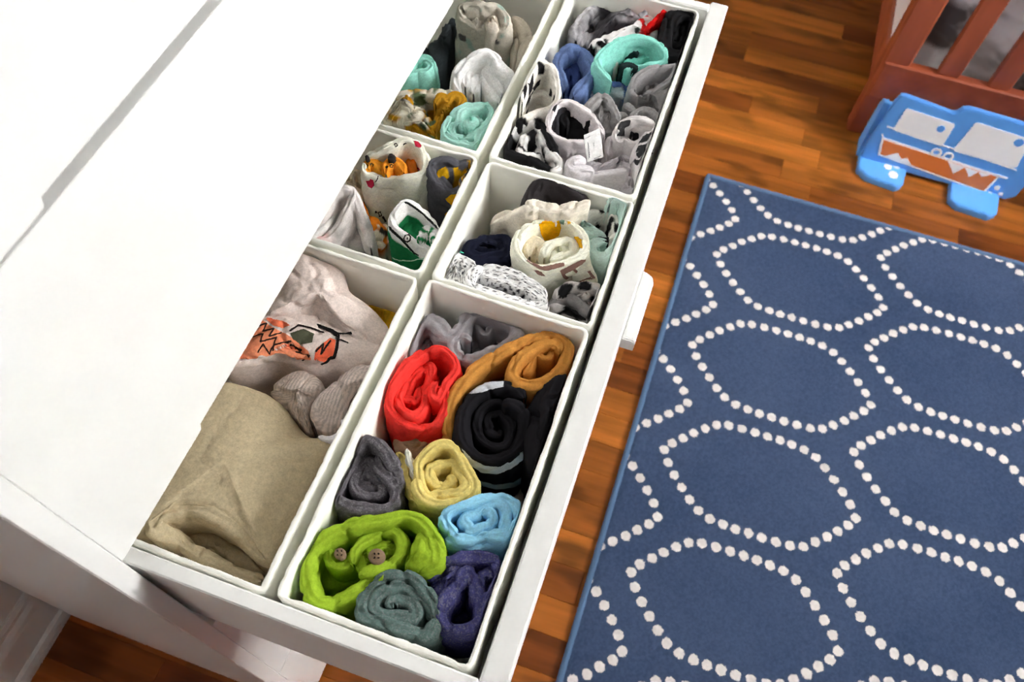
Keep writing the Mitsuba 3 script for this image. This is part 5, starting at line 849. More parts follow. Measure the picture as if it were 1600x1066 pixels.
{'id':'D1','name':'folded_sweatshirt','label':'beige sweatshirt with an orange fox print folded behind the olive one','cat':'sweatshirt','color':(214,200,193),'pieces':[{'k':'p','a':{'out':[[-.1244,.1924,.69],[-.1304,.2277,.692],[-.1318,.2552,.694],[-.1162,.2745,.694],[-.0935,.2787,.69],[-.0783,.2727,.688],[-.0704,.2604,.686],[-.0495,.2491,.682],[-.0229,.2362,.676],[-.0177,.2197,.672],[-.0255,.2065,.672],[-.0457,.2115,.674],[-.0711,.2155,.68],[-.098,.2102,.686]],'crown':.012,'edge':.014,'drop':.08,'wr':.002,'nth':220,'folds':[(2.3,38,.004)]}},{'k':'p','a':{'out':[[-.1291,.1496,.686],[-.1313,.1707,.688],[-.1265,.2069,.688],[-.1017,.2176,.686],[-.0739,.2219,.682],[-.0418,.2173,.678],[-.017,.2153,.674],[-.0229,.2007,.672],[-.0383,.1877,.67],[-.0542,.1768,.67],[-.0765,.174,.672],[-.0962,.1727,.676],[-.113,.1563,.682]],'crown':.008,'edge':.01,'drop':.08,'wr':.0016,'nth':220}},{'k':'p','a':{'out':[[-.0897,.1489,.67],[-.0869,.1618,.672],[-.0757,.1731,.674],[-.0609,.1737,.674],[-.0492,.1666,.674],[-.0524,.1546,.67],[-.0523,.144,.666],[-.0472,.1327,.664],[-.0566,.134,.664],[-.0738,.1424,.666]],'crown':.006,'edge':.008,'drop':.05},'c':(204,190,180),'pat':'rib'},{'k':'p','a':{'out':[[-.0499,.143,.676],[-.0458,.163,.68],[-.0347,.1838,.682],[-.0211,.1961,.682],[-.0114,.1848,.684],[-.0181,.1763,.682],[-.0233,.1644,.678],[-.0215,.1498,.674],[-.0246,.1372,.672],[-.0388,.1329,.67]],'crown':.007,'edge':.008,'drop':.06},'pat':'rib'},{'k':'r','a':{'pts':[[-.0228,.1835,.67],[-.0222,.1723,.67],[-.0228,.1608,.67],[-.0197,.1477,.67]],'t':.006,'h':.05},'c':(120,98,86)},{'k':'r','a':{'pts':[[-.0335,.1248,.674],[-.0253,.1254,.674],[-.0188,.1305,.676],[-.0165,.1373,.678],[-.0213,.1426,.678]],'t':.004,'h':.006,'wr':.0003,'wave':.0005,'flare':0},'c':(224,222,224),'part':'drawcord'}],'decals':[{'part':'fox_print','on':1,'c':(236,140,104),'poly':[[-.1247,.157],[-.1254,.1616],[-.1255,.1656],[-.1249,.1692],[-.1258,.1823],[-.1274,.1879],[-.1231,.1935],[-.1203,.1962],[-.1162,.1978],[-.1107,.1962],[-.1045,.1939],[-.1003,.1934],[-.0967,.1935],[-.0915,.1921],[-.088,.1915],[-.0842,.1906],[-.0811,.1905],[-.0709,.1872],[-.0676,.1835],[-.0688,.1806],[-.0696,.1773],[-.0741,.1761],[-.0792,.1788],[-.0869,.178],[-.0903,.1772],[-.0939,.1755],[-.0969,.1732],[-.0997,.1708],[-.1031,.1689],[-.1052,.1661],[-.1084,.1642],[-.1117,.1624],[-.1153,.1609],[-.1187,.1598]]},{'part':'fox_print','on':1,'c':(230,118,84),'poly':[[-.1166,.201],[-.1131,.2021],[-.105,.2032],[-.1012,.2039],[-.0929,.2006],[-.0974,.197],[-.101,.1959],[-.1056,.1959],[-.1115,.1988]]},{'part':'fox_print','on':1,'c':(222,104,72),'poly':[[-.0659,.1912],[-.0641,.1943],[-.0609,.2009],[-.0597,.2047],[-.0545,.204],[-.052,.1951],[-.0512,.1914],[-.0526,.1873],[-.0535,.1827],[-.0589,.1821],[-.0652,.1843],[-.0652,.1874]]},{'part':'fox_print','on':1,'c':(72,74,58),'poly':[[-.0897,.1943],[-.0844,.1995],[-.0821,.2025],[-.0777,.2028],[-.0737,.2035],[-.0716,.1983],[-.0708,.1946],[-.0744,.1923],[-.0782,.1903],[-.0849,.1903]]},{'part':'fox_line','on':1,'c':(24,22,22),'lift':.0009,'poly':[[-.1053,.2056],[-.1006,.2066],[-.0927,.2101],[-.0874,.2097],[-.0827,.2101],[-.0742,.2101],[-.0711,.2109],[-.0671,.2104],[-.0627,.2095],[-.056,.2085],[-.0537,.2031],[-.0525,.199],[-.0521,.1944],[-.0521,.1903],[-.0532,.1871],[-.0538,.1834],[-.0562,.1809],[-.0566,.1801],[-.0563,.1795],[-.0556,.1793],[-.0548,.1797],[-.052,.1823],[-.0515,.1829],[-.0509,.1871],[-.0498,.1907],[-.0498,.1948],[-.0501,.1994],[-.0515,.204],[-.054,.2102],[-.0553,.2114],[-.0599,.2128],[-.0639,.2135],[-.0674,.2133],[-.0751,.2137],[-.082,.2131],[-.0894,.2128],[-.0932,.2128],[-.1066,.2086],[-.1103,.2077],[-.1217,.2054],[-.1224,.2047],[-.1223,.2036],[-.1213,.2026],[-.1203,.2024],[-.1131,.2044]]},{'part':'fox_line','on':1,'c':(24,22,22),'lift':.0009,'poly':[[-.0499,.2186],[-.0619,.2148],[-.0622,.2146],[-.0623,.2142],[-.0621,.2139],[-.0617,.2138],[-.0574,.2149]]},{'part':'fox_line','on':1,'c':(24,22,22),'lift':.0009,'poly':[[-.0451,.2137],[-.0449,.2142],[-.0451,.215],[-.0462,.2163],[-.0466,.2164],[-.0499,.2137],[-.0541,.2122],[-.0588,.2113],[-.0589,.2108],[-.0586,.21],[-.0583,.2095],[-.0578,.2094],[-.0535,.2108],[-.0494,.2124]]},{'part':'fox_line','on':1,'c':(24,22,22),'lift':.0009,'poly':[[-.0448,.2053],[-.0444,.2055],[-.0443,.206],[-.0445,.2064],[-.045,.2066],[-.0504,.2065],[-.0561,.2067],[-.0564,.2065],[-.0564,.2059],[-.0561,.2053],[-.0557,.2052],[-.0501,.2051]]},{'part':'fox_line','on':1,'c':(50,32,28),'lift':.0009,'poly':[[-.1124,.1947],[-.1119,.1886],[-.1115,.188],[-.1108,.1875],[-.1103,.1875],[-.107,.1894],[-.1039,.1915],[-.1042,.1854],[-.104,.185],[-.1036,.1847],[-.1032,.1848],[-.0995,.1882],[-.0962,.1925],[-.0963,.193],[-.0967,.1932],[-.0972,.1931],[-.0998,.1897],[-.103,.1867],[-.1027,.1927],[-.1029,.1932],[-.1033,.1935],[-.1037,.1934],[-.107,.1912],[-.1109,.1897],[-.1116,.1962],[-.1119,.1966],[-.1123,.1968],[-.1157,.1929],[-.1197,.1899],[-.1199,.1895],[-.1196,.189],[-.1191,.1887],[-.1187,.1888],[-.1152,.1914]]},{'part':'fox_line','on':1,'c':(50,32,28),'lift':.0009,'poly':[[-.1094,.1842],[-.1085,.1785],[-.1083,.1781],[-.1079,.1779],[-.1075,.178],[-.1046,.1806],[-.0982,.1854],[-.0975,.18],[-.0974,.1796],[-.097,.1794],[-.0966,.1795],[-.0929,.1821],[-.0901,.1856],[-.0859,.1884],[-.0861,.1888],[-.0864,.189],[-.0868,.1889],[-.0907,.1869],[-.0932,.1835],[-.0965,.181],[-.0973,.1866],[-.0975,.187],[-.0979,.1872],[-.0982,.1871],[-.1075,.1796],[-.1085,.1853],[-.1088,.1858],[-.1092,.186],[-.1136,.1844],[-.1171,.1824],[-.1198,.1798],[-.1199,.1793],[-.1197,.1789],[-.1192,.1786],[-.1189,.1788],[-.1147,.182]]},{'part':'fox_line','on':1,'c':(50,32,28),'lift':.0009,'poly':[[-.1046,.1764],[-.1011,.1742],[-.0984,.1728],[-.0979,.1732],[-.0966,.177],[-.0973,.1738],[-.0954,.1761],[-.0962,.1796],[-.0966,.18],[-.097,.18],[-.0973,.1796],[-.0984,.1738],[-.1049,.1778],[-.1054,.1779],[-.1056,.1774],[-.1063,.1699],[-.1062,.1695],[-.1059,.1693],[-.1055,.1694],[-.1053,.1697]]},{'part':'fox_line','on':1,'c':(40,28,26),'lift':.0009,'poly':[[-.0781,.187],[-.0813,.1837],[-.0812,.1832],[-.0808,.1828],[-.0759,.1842],[-.0705,.1842],[-.0722,.182],[-.0732,.1789],[-.0731,.1785],[-.0727,.1783],[-.0722,.1783],[-.0718,.1787],[-.0705,.1821],[-.0686,.1849],[-.0686,.1852],[-.0689,.1854],[-.0796,.1848],[-.076,.1867],[-.0759,.1871],[-.0764,.1874],[-.0804,.188],[-.0865,.1873],[-.0874,.187],[-.0875,.1867],[-.0832,.1873]]},{'part':'fox_line','on':1,'c':(34,26,26),'lift':.0009,'poly':[[-.0624,.1947],[-.0618,.1892],[-.0616,.1888],[-.0613,.1888],[-.0609,.189],[-.0607,.1893],[-.0582,.197],[-.0575,.2014],[-.0576,.202],[-.0582,.2025],[-.0587,.2024],[-.0589,.2018],[-.0596,.197],[-.0608,.1927],[-.0614,.1973],[-.0617,.1978],[-.0623,.1979],[-.0627,.1975],[-.0642,.1935],[-.0658,.1898],[-.0658,.1893],[-.0655,.1889],[-.065,.189],[-.0646,.1893]]},{'part':'fox_line','on':1,'c':(34,26,26),'lift':.0009,'poly':[[-.0867,.2031],[-.0828,.2038],[-.0754,.2059],[-.0717,.2067],[-.0665,.2058],[-.066,.206],[-.0659,.2065],[-.0662,.2072],[-.0669,.2077],[-.0719,.2082],[-.0755,.2073],[-.0876,.2047],[-.0879,.2044],[-.0894,.2002],[-.091,.1963],[-.0911,.1958],[-.0907,.1953],[-.0903,.1952],[-.0899,.1955],[-.0882,.1992]]}],'plabels':{'drawcord':'white cord end'},'seed':130,'box':3},
{'id':'D3','name':'knitted_jumper','label':'mustard yellow knitted jumper mostly hidden under the beige sweatshirt','cat':'jumper','color':(206,166,40),'pieces':[{'k':'p','a':{'out':[[-.0606,.2669,.645],[-.0472,.27,.645],[-.0269,.2681,.645],[-.0255,.2536,.645],[-.0283,.2452,.645],[-.0429,.2527,.645]],'crown':.006,'edge':.008,'drop':.05,'wr':.002},'pat':'yarn'}],'decals':[],'seed':131,'box':3},
{'id':'E1','name':'rolled_shirt','label':'tall cream roll with an orange fox and leaf print behind the square box','cat':'shirt','color':(236,228,210),'pieces':[{'k':'r','a':{'pts':[[-.1007,.3816,.69],[-.1042,.3793,.696],[-.105,.3838,.7],[-.0994,.3889,.704],[-.0906,.3937,.708],[-.0824,.4027,.71],[-.0749,.4077,.71],[-.0653,.4076,.708],[-.0567,.4026,.706],[-.0514,.394,.704],[-.0515,.3872,.7],[-.0583,.3816,.696],[-.0705,.3781,.692],[-.0847,.3761,.69],[-.096,.3717,.692],[-.103,.3709,.696],[-.1049,.377,.7]],'t':.006,'h':.125,'wr':.0011,'flare':.003}},{'k':'r','a':{'pts':[[-.0992,.3715,.696],[-.1031,.3768,.696],[-.1005,.3827,.696],[-.0919,.3802,.696],[-.0871,.3762,.696]],'t':.01,'h':.09},'c':(232,150,46),'part':'fox_print_fold'},{'k':'r','a':{'pts':[[-.0829,.3739,.699],[-.0848,.38,.699],[-.082,.3889,.699],[-.0728,.3866,.699],[-.0682,.3812,.699]],'t':.01,'h':.09},'c':(230,142,42),'part':'fox_print_fold'},{'k':'p','a':{'out':[[-.1047,.3792,.7],[-.1066,.384,.7],[-.101,.3803,.7],[-.1024,.3788,.7]],'crown':.002,'edge':.002,'drop':.03},'c':(54,48,46),'part':'fox_print_fold'},{'k':'p','a':{'out':[[-.0839,.3848,.703],[-.0853,.3913,.703],[-.0809,.3915,.703],[-.0786,.3869,.703]],'crown':.002,'edge':.002,'drop':.03},'c':(54,48,46),'part':'fox_print_fold'},{'k':'r','a':{'pts':[[-.0768,.4029,.688],[-.0736,.4062,.688],[-.0687,.3981,.688],[-.0638,.3901,.688]],'t':.008,'h':.09},'c':(206,116,40),'part':'fox_print_fold'},{'k':'p','a':{'out':[[-.1099,.3936,.67],[-.1072,.4049,.67],[-.0966,.4131,.67],[-.0805,.4195,.67],[-.0701,.4132,.67],[-.0738,.4036,.67],[-.0917,.3946,.67]],'crown':.006,'drop':.07},'c':(214,120,36),'pat':'wild','part':'fox_print_fold'}],'decals':[{'part':'leaf_print','on':0,'c':(168,40,62),'poly':[[.1387,.0093],[.1359,.0074],[.1351,.0048],[.1327,.0054],[.1322,.0117],[.1349,.0168],[.1375,.0151]]},{'part':'leaf_print','on':0,'c':(70,60,56),'poly':[[.1318,.007],[.1283,.001],[.1275,.0011],[.1308,.0071]]},{'part':'leaf_print','on':0,'c':(176,42,62),'poly':[[.0544,.0],[.0586,.0009],[.0628,.0006],[.0642,-.0008],[.0591,-.0022]]},{'part':'leaf_print','on':0,'c':(176,42,62),'poly':[[.0365,-.0402],[.0906,-.0074],[.0412,-.0414]]},{'part':'letter_print','on':0,'c':(50,46,44),'hole':[[.0352,-.0017],[.0365,-.0017],[.0367,-.0025],[.0353,-.0025]],'poly':[[.0343,-.0011],[.037,-.0009],[.0378,-.003],[.035,-.0033]]},{'part':'letter_print','on':0,'c':(50,46,44),'poly':[[.0431,-.0038],[.0477,-.0027],[.048,-.0036],[.0438,-.005]]},{'part':'letter_print','on':0,'c':(50,46,44),'hole':[[.132,.0498],[.1307,.0488],[.1302,.0525],[.1315,.0535]],'poly':[[.1328,.0489],[.1302,.0468],[.1292,.0532],[.1321,.0558]]},{'part':'letter_print','on':0,'c':(50,46,44),'poly':[[.1299,.0551],[.1281,.0537],[.1256,.0626],[.1275,.064]]},{'part':'letter_print','on':0,'c':(50,46,44),'poly':[[.1352,.0482],[.1336,.0465],[.1331,.0495],[.135,.0516]]},{'part':'letter_print','on':0,'c':(50,46,44),'poly':[[.1392,.0645],[.1373,.06],[.1372,.0634],[.139,.0673]]},{'part':'fox_face','on':1,'c':(60,46,30),'hole':[[.0057,.0004],[.0069,.0],[.005,-.0005],[.0045,-.0],[.0047,.0003]],'poly':[[.0057,.0016],[.0076,.0002],[.0049,-.0012],[.0034,-.0002],[.0038,.001]]},{'part':'fox_face','on':2,'c':(60,46,30),'hole':[[.0078,-.0021],[.0098,-.0023],[.0102,-.0031],[.0079,-.0032],[.007,-.0026]],'poly':[[.0078,-.0014],[.0107,-.0019],[.0121,-.0033],[.0081,-.0038],[.0057,-.0024]]},{'part':'fox_face','on':2,'c':(60,46,30),'poly':[[.0052,.0003],[.0074,-.0001],[.0051,-.0015],[.0033,-.0006]]},{'part':'fox_face','on':1,'c':(60,46,30),'poly':[[.0016,-.0002],[.0015,-.0014],[.0009,-.0024]]},{'part':'fox_face','on':1,'c':(60,46,30),'hole':[[.0073,-.0025],[.0166,-.0024],[.0191,-.0022],[.0188,-.0031],[.0052,-.0029]],'poly':[[.0065,-.0018],[.0158,-.0021],[.0199,-.0018],[.0202,-.0031],[.0037,-.0025]]}],'plabels':{'fox_print_fold':'orange printed fold inside the roll'},'seed':132,'box':4},
{'id':'E2','name':'rolled_shirt','label':'charcoal shirt with a yellow tiger print rolled up in the corner behind the square box','cat':'shirt','color':(78,78,84),'pieces':[{'k':'r','a':{'pts':[[-.0229,.4042,.7],[-.0304,.4047,.702],[-.0395,.4016,.703],[-.0451,.397,.702],[-.0452,.3906,.7],[-.0388,.3843,.694],[-.0304,.3813,.69],[-.0221,.3826,.688],[-.0151,.3911,.69],[-.0094,.4035,.692],[-.0052,.412,.694]],'t':.006,'h':.11,'wr':.0011,'flare':.003}},{'k':'r','a':{'pts':[[-.0226,.3875,.686],[-.0332,.3884,.69],[-.0371,.3927,.692],[-.0329,.3993,.696],[-.0254,.4067,.698],[-.0181,.411,.7],[-.0112,.4123,.7],[-.0113,.4087,.694],[-.0126,.3964,.694],[-.0171,.3889,.694]],'t':.008,'h':.09,'wr':.0012},'pat':'tiger'},{'k':'r','a':{'pts':[[-.0117,.3939,.694],[-.0094,.4075,.694],[-.0071,.4172,.694],[-.0039,.4175,.694]],'t':.008,'h':.09},'pat':'tiger'},{'k':'p','a':{'out':[[-.0445,.4144,.66],[-.0413,.4301,.66],[-.027,.442,.66],[-.0201,.4363,.66],[-.0263,.4194,.66],[-.033,.4087,.66]],'crown':.004,'drop':.06}}],'decals':[{'part':'tiger_print','on':0,'c':(216,164,20),'poly':[[.0531,-.0092],[.0575,-.0035],[.0645,-.0042],[.0766,-.0137],[.0726,-.0178],[.0635,-.0185],[.0571,-.0171]]},{'part':'tiger_print','on':0,'c':(206,154,24),'poly':[[.0523,-.0307],[.057,-.0241],[.0632,-.0259],[.0597,-.0333],[.0567,-.0442],[.0537,-.0383]]}],'he':.12,'seed':133,'box':4},
{'id':'E3','name':'rolled_shirt','label':'green shirt with a printed white collar and button, rolled up and standing','cat':'shirt','color':(30,112,66),'pieces':[{'k':'r','a':{'pts':[[-.0143,.328,.678],[-.0156,.3333,.684],[-.0208,.3389,.69],[-.03,.3447,.696],[-.0394,.3458,.702],[-.0501,.343,.706],[-.0538,.3348,.704],[-.0564,.3274,.7],[-.0535,.3238,.695],[-.0458,.3229,.689],[-.0358,.3219,.683],[-.0256,.3211,.679],[-.0178,.3229,.676]],'t':.0045,'h':.115,'wr':.001,'flare':.004},'pat':'collar'},{'k':'s','a':{'out':[[-.0479,.3297,.68],[-.0494,.3401,.68],[-.0431,.3462,.68],[-.0304,.3437,.68],[-.0203,.3366,.68],[-.0172,.3253,.68],[-.0278,.323,.68],[-.0384,.3243,.68]],'turns':1.7,'t':.007,'h':.09}},{'k':'r','a':{'pts':[[-.0281,.3199,.688],[-.0288,.3285,.688],[-.0264,.3348,.688],[-.0177,.331,.688],[-.0146,.3233,.688]],'t':.008,'h':.08},'pat':'stripe_green','part':'striped_fold'},{'k':'p','a':{'out':[[-.0539,.3408,.664],[-.0476,.3544,.664],[-.0294,.3502,.664],[-.0242,.3373,.664],[-.0396,.3351,.664]],'crown':.004,'drop':.06}}],'decals':[{'part':'collar_line','on':0,'c':(30,34,34),'poly':[[.0646,-.0079],[.0651,-.0067],[.0682,-.0043],[.0709,-.0044],[.0738,-.0052],[.0769,-.0065],[.08,-.0072],[.0862,-.0095],[.0887,-.0124],[.0924,-.0115],[.0912,-.0141],[.0869,-.0161],[.0836,-.0126],[.0718,-.0086],[.0687,-.0077],[.0652,-.0104]]},{'part':'button_print','on':0,'c':(36,38,38),'hole':[[.0782,-.0042],[.0791,-.0012],[.0804,.0001],[.0822,-.0001],[.083,-.0015],[.0811,-.0042],[.079,-.0057]],'poly':[[.0769,-.0055],[.0781,-.0011],[.0801,.0009],[.083,.0004],[.0843,-.0014],[.0813,-.0058],[.0781,-.0078]]},{'part':'button_print','on':0,'c':(36,38,38),'poly':[[.0801,-.0019],[.0811,-.001],[.0819,-.0015],[.0809,-.003]]},{'part':'collar_line','on':0,'c':(30,34,34),'poly':[[.0459,.0008],[.038,.0015],[.0292,.0016],[.0245,.002],[.0186,.0006],[.0142,.0001],[.01,-.0009],[.0093,-.0013],[.0103,-.0],[.0137,.001],[.0181,.0016],[.0249,.004],[.0298,.0036],[.0341,.0036],[.0383,.0031],[.0466,.0016]]},{'part':'stitch_line','on':0,'c':(180,214,190),'poly':[[.0664,-.0466],[.0691,-.0449],[.0755,-.0359],[.0824,-.0289],[.0885,-.0216],[.0991,-.0078],[.0991,-.009],[.0942,-.016],[.0823,-.031],[.0754,-.038],[.069,-.0468],[.066,-.0498]]}],'plabels':{'striped_fold':'green and white striped fold'},'seed':134,'box':4},
{'id':'E4','name':'rolled_shirt','label':'pale grey and pink printed shirt rolled up beside the closed drawer front','cat':'shirt','color':(212,206,204),'pieces':[{'k':'r','a':{'pts':[[-.1348,.2984,.686],[-.1234,.3066,.69],[-.1165,.3185,.696],[-.1133,.3291,.702],[-.1086,.3374,.706],[-.1031,.3395,.706],[-.0993,.3401,.704],[-.0986,.3274,.698],[-.1008,.3171,.69],[-.1043,.3063,.682],[-.1133,.2963,.678],[-.1259,.2913,.676]],'t':.006,'h':.115,'wr':.0012},'pat':'pinkish'},{'k':'r','a':{'pts':[[-.1272,.2941,.684],[-.1188,.3009,.684],[-.1146,.3133,.684],[-.1138,.3303,.684],[-.1145,.3413,.684]],'t':.009,'h':.09},'c':(216,214,212)},{'k':'r','a':{'pts':[[-.0999,.3408,.702],[-.0936,.3348,.696],[-.0853,.3266,.686],[-.0789,.3193,.676],[-.0743,.3129,.666]],'t':.007,'h':.09,'wr':.0014},'pat':'pinkish'},{'k':'p','a':{'out':[[-.1341,.317,.66],[-.129,.338,.66],[-.1266,.3623,.66],[-.1195,.3671,.66],[-.103,.348,.66],[-.0848,.3248,.66],[-.0934,.3141,.66],[-.1142,.3135,.66]],'crown':.006,'drop':.06},'pat':'pinkish'}],'decals':[],'seed':135,'box':4},
{'id':'E5','name':'folded_shirt','label':'cream shirt with orange print lying low between the rolls in its box','cat':'shirt','color':(224,214,192),'pieces':[{'k':'p','a':{'out':[[-.1212,.3802,.645],[-.109,.3708,.645],[-.096,.356,.645],[-.0851,.3524,.645],[-.0771,.3555,.645],[-.07,.339,.645],[-.0736,.3263,.645],[-.083,.3302,.645],[-.0984,.3473,.645],[-.1111,.358,.645]],'crown':.008,'drop':.05,'wr':.003},'pat':'wild'},{'k':'p','a':{'out':[[-.1277,.3745,.67],[-.1234,.3924,.67],[-.1142,.3858,.67],[-.1078,.3683,.67],[-.1108,.3613,.67],[-.1211,.3671,.67]],'crown':.008,'drop':.07,'wr':.002}}],'decals':[],'seed':136,'box':4},
{'id':'F1','name':'rolled_shirt','label':'tall beige roll with teal and grey spots at the far back of the drawer','cat':'shirt','color':(186,180,168),'pieces':[{'k':'r','a':{'pts':[[-.0894,.6031,.696],[-.0942,.6005,.702],[-.0972,.6018,.706],[-.0922,.6062,.708],[-.0817,.6092,.71],[-.0711,.6121,.71],[-.0623,.618,.708],[-.053,.613,.706],[-.0456,.6023,.704],[-.0461,.5962,.7],[-.0585,.5966,.696],[-.073,.5951,.694],[-.0865,.5953,.696],[-.0957,.5975,.7],[-.0978,.5988,.704]],'t':.007,'h':.125,'wr':.0011,'flare':.004},'pat':'splotch'},{'k':'p','a':{'out':[[-.0853,.5945,.696],[-.0834,.605,.696],[-.0756,.6067,.696],[-.0698,.6008,.696],[-.0701,.5918,.696],[-.0774,.5889,.696]],'crown':.006,'edge':.008,'drop':.06},'c':(206,200,190)},{'k':'p','a':{'out':[[-.0683,.5956,.704],[-.0683,.607,.704],[-.0605,.6109,.704],[-.0542,.6026,.704],[-.0514,.5899,.704],[-.06,.5864,.704]],'crown':.005,'edge':.008,'drop':.07},'c':(196,188,176)},{'k':'r','a':{'pts':[[-.0883,.6046,.698],[-.0839,.6155,.698],[-.0722,.6203,.698],[-.0629,.6228,.698]],'t':.009,'h':.09},'pat':'splotch'},{'k':'p','a':{'out':[[-.1028,.6336,.67],[-.0965,.6497,.67],[-.078,.6573,.67],[-.0644,.6439,.67],[-.0687,.6315,.67],[-.087,.624,.67]],'crown':.004,'drop':.08}}],'decals':[],'seed':137,'box':5},
{'id':'F7','name':'folded_shirt','label':'plain beige shirt leaning behind the tall spotted roll','cat':'shirt','color':(172,164,148),'pieces':[{'k':'r','a':{'pts':[[-.0511,.6309,.69],[-.0406,.6274,.69],[-.0289,.6154,.69],[-.0207,.601,.69],[-.0178,.5849,.69],[-.0163,.566,.69]],'t':.012,'h':.11,'wr':.0016,'flare':.005}},{'k':'p','a':{'out':[[-.0522,.6379,.678],[-.0422,.634,.678],[-.0285,.6137,.678],[-.0239,.5903,.678],[-.0268,.5744,.678],[-.0395,.5991,.678]],'crown':.006,'drop':.08}}],'decals':[],'seed':138,'box':5},
{'id':'F6','name':'folded_shirt','label':'dark teal shirt half hidden behind the tall beige roll','cat':'shirt','color':(62,68,72),'pieces':[{'k':'p','a':{'out':[[-.1369,.5881,.65],[-.132,.6112,.65],[-.131,.6359,.65],[-.1292,.6546,.65],[-.1231,.653,.65],[-.118,.6303,.65],[-.1109,.5986,.65],[-.1074,.5717,.65],[-.1123,.5622,.65],[-.1242,.57,.65]],'crown':.008,'drop':.06,'wr':.003}}],'decals':[],'seed':139,'box':5},
{'id':'F2','name':'rolled_shirt','label':'plain white shirt rolled up in the far back box','cat':'shirt','color':(232,228,234),'pieces':[{'k':'r','a':{'pts':[[-.0622,.5138,.682],[-.0685,.5157,.688],[-.0719,.5269,.694],[-.0677,.5413,.698],[-.0572,.5523,.702],[-.0479,.5554,.702],[-.0381,.5507,.7],[-.0277,.5445,.696],[-.0202,.542,.69],[-.0189,.5369,.684],[-.0209,.5292,.678]],'t':.01,'h':.11,'wr':.0014,'flare':.004,'sway':.002}},{'k':'r','a':{'pts':[[-.0598,.5182,.686],[-.0652,.5347,.686],[-.062,.5478,.686],[-.0542,.5534,.686],[-.0433,.5458,.686],[-.0332,.5358,.686],[-.0225,.5239,.686]],'t':.009,'h':.1,'wr':.0014}},{'k':'r','a':{'pts':[[-.0514,.5194,.68],[-.0552,.5341,.68],[-.0534,.5467,.68],[-.0438,.5387,.68],[-.0344,.5261,.68],[-.0244,.5163,.68]],'t':.009,'h':.09,'wr':.0014}},{'k':'p','a':{'out':[[-.0693,.5404,.658],[-.0722,.566,.658],[-.0635,.5795,.658],[-.0446,.5697,.658],[-.0296,.5562,.658],[-.0303,.5345,.658],[-.0486,.5343,.658]],'crown':.008,'drop':.07,'wr':.002}}],'decals':[],'seed':140,'box':5},
{'id':'F3','name':'rolled_shirt','label':'mint green roll at the edge of the closed drawer front in the far back box','cat':'shirt','color':(176,222,212),'pieces':[{'k':'s','a':{'out':[[-.1328,.512,.69],[-.1276,.5308,.69],[-.117,.5411,.69],[-.1058,.542,.69],[-.0981,.5343,.69],[-.0944,.5251,.69],[-.0988,.5168,.69],[-.1098,.5119,.69],[-.1216,.5048,.69]],'turns':1.9,'t':.007,'h':.11,'noise_r':.12,'sag':.008},'c':(150,216,202)},{'k':'p','a':{'out':[[-.1393,.5379,.665],[-.1314,.5559,.665],[-.1182,.5613,.665],[-.1109,.5518,.665],[-.1204,.5418,.665]],'crown':.006,'drop':.06}}],'decals':[],'seed':141,'box':5},
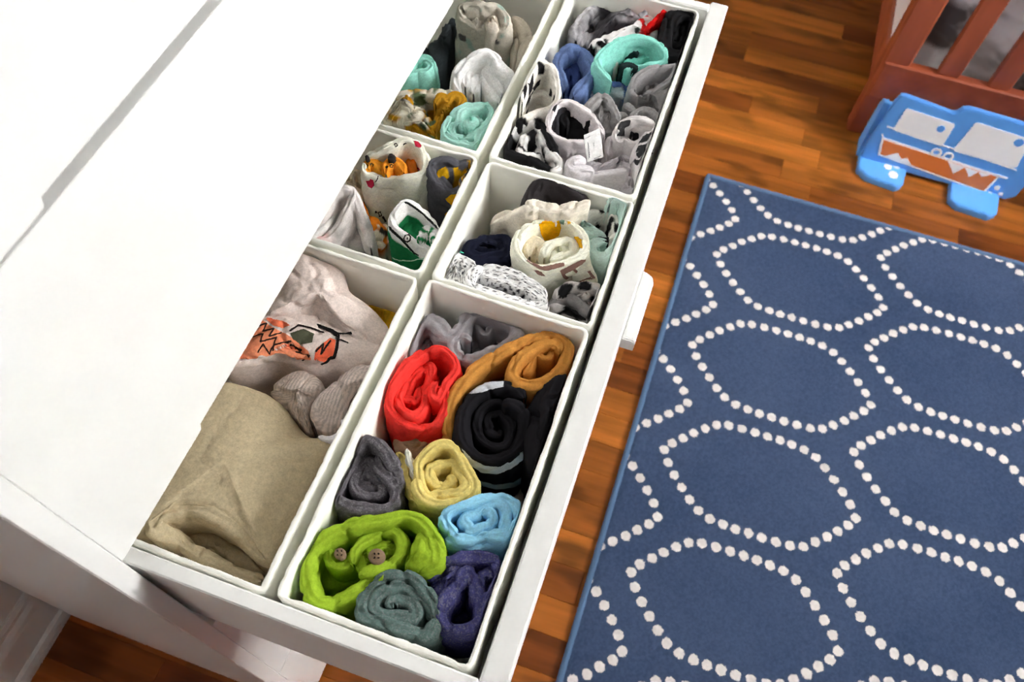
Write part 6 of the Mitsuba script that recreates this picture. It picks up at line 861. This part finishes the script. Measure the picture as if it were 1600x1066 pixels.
{'id':'F4','name':'folded_shirt','label':'cream printed shirt with mustard cuffs folded along the near wall of the far back box','cat':'shirt','color':(220,214,198),'pieces':[{'k':'p','a':{'out':[[-.1308,.4673,.678],[-.1234,.4838,.678],[-.1102,.4913,.678],[-.0958,.4879,.678],[-.0855,.4785,.678],[-.087,.4625,.678],[-.1014,.4589,.678],[-.1154,.4578,.678]],'crown':.01,'edge':.012,'drop':.07,'wr':.0025},'pat':'leaf'},{'k':'r','a':{'pts':[[-.1212,.4834,.682],[-.109,.4929,.682],[-.094,.5,.682],[-.0801,.5056,.682],[-.0687,.5055,.682],[-.0601,.5021,.682]],'t':.009,'h':.09,'wr':.0018,'sway':.003},'pat':'leaf'},{'k':'r','a':{'pts':[[-.0866,.4692,.676],[-.0804,.4695,.676],[-.0759,.4625,.676],[-.0727,.4703,.676],[-.0744,.4785,.676]],'t':.008,'h':.08},'pat':'leaf'},{'k':'r','a':{'pts':[[-.0783,.4835,.688],[-.0762,.4922,.688],[-.0716,.4928,.688],[-.0665,.4859,.688],[-.0675,.4945,.688],[-.0613,.4992,.688],[-.055,.495,.688],[-.0547,.4862,.688]],'t':.008,'h':.08},'c':(184,134,36),'part':'mustard_cuff'},{'k':'p','a':{'out':[[-.0811,.4915,.678],[-.0758,.5027,.678],[-.0603,.5066,.678],[-.0593,.4934,.678],[-.0639,.4804,.678],[-.0626,.4612,.678],[-.0644,.4519,.678],[-.0741,.472,.678]],'crown':.006,'drop':.07,'wr':.0025},'c':(168,122,34),'part':'mustard_cuff'},{'k':'p','a':{'out':[[-.1126,.4755,.686],[-.1079,.4834,.686],[-.102,.4808,.686],[-.101,.4745,.686],[-.1083,.4727,.686]],'crown':.004,'edge':.006,'drop':.05},'c':(190,142,40),'part':'mustard_cuff'},{'k':'p','a':{'out':[[-.1039,.4601,.674],[-.086,.4672,.674],[-.069,.4608,.674],[-.066,.4533,.674],[-.0809,.455,.674]],'crown':.005,'drop':.06,'wr':.002},'pat':'leaf'}],'decals':[],'plabels':{'mustard_cuff':'mustard yellow ribbed cuff'},'seed':142,'box':5},
{'id':'F5','name':'rolled_shirt','label':'mint green shirt rolled up in the near right corner of the far back box','cat':'shirt','color':(166,214,203),'pieces':[{'k':'s','a':{'out':[[-.0571,.4463,.69],[-.0616,.4616,.69],[-.0581,.4786,.69],[-.0494,.4909,.69],[-.0377,.4996,.69],[-.0265,.5014,.69],[-.02,.4944,.69],[-.0183,.4722,.69],[-.0189,.4571,.69],[-.0208,.4376,.69],[-.0358,.4369,.69],[-.0488,.439,.69]],'turns':2.5,'t':.007,'h':.11,'start':1.2,'noise_r':.18,'sag':.006,'wr':.0016,'sway':.002}},{'k':'p','a':{'out':[[-.0589,.4713,.67],[-.0559,.497,.67],[-.0405,.5076,.67],[-.0305,.498,.67],[-.0317,.4711,.67],[-.0455,.4613,.67]],'crown':.008,'drop':.06}},{'k':'p','a':{'out':[[-.0411,.4631,.696],[-.0338,.4724,.696],[-.0264,.4689,.696],[-.029,.4594,.696],[-.0356,.4568,.696]],'crown':.004,'edge':.006,'drop':.06}}],'decals':[],'seed':143,'box':5}]
for g_ in GARMENTS:
    build_garment(g_, g_["seed"])
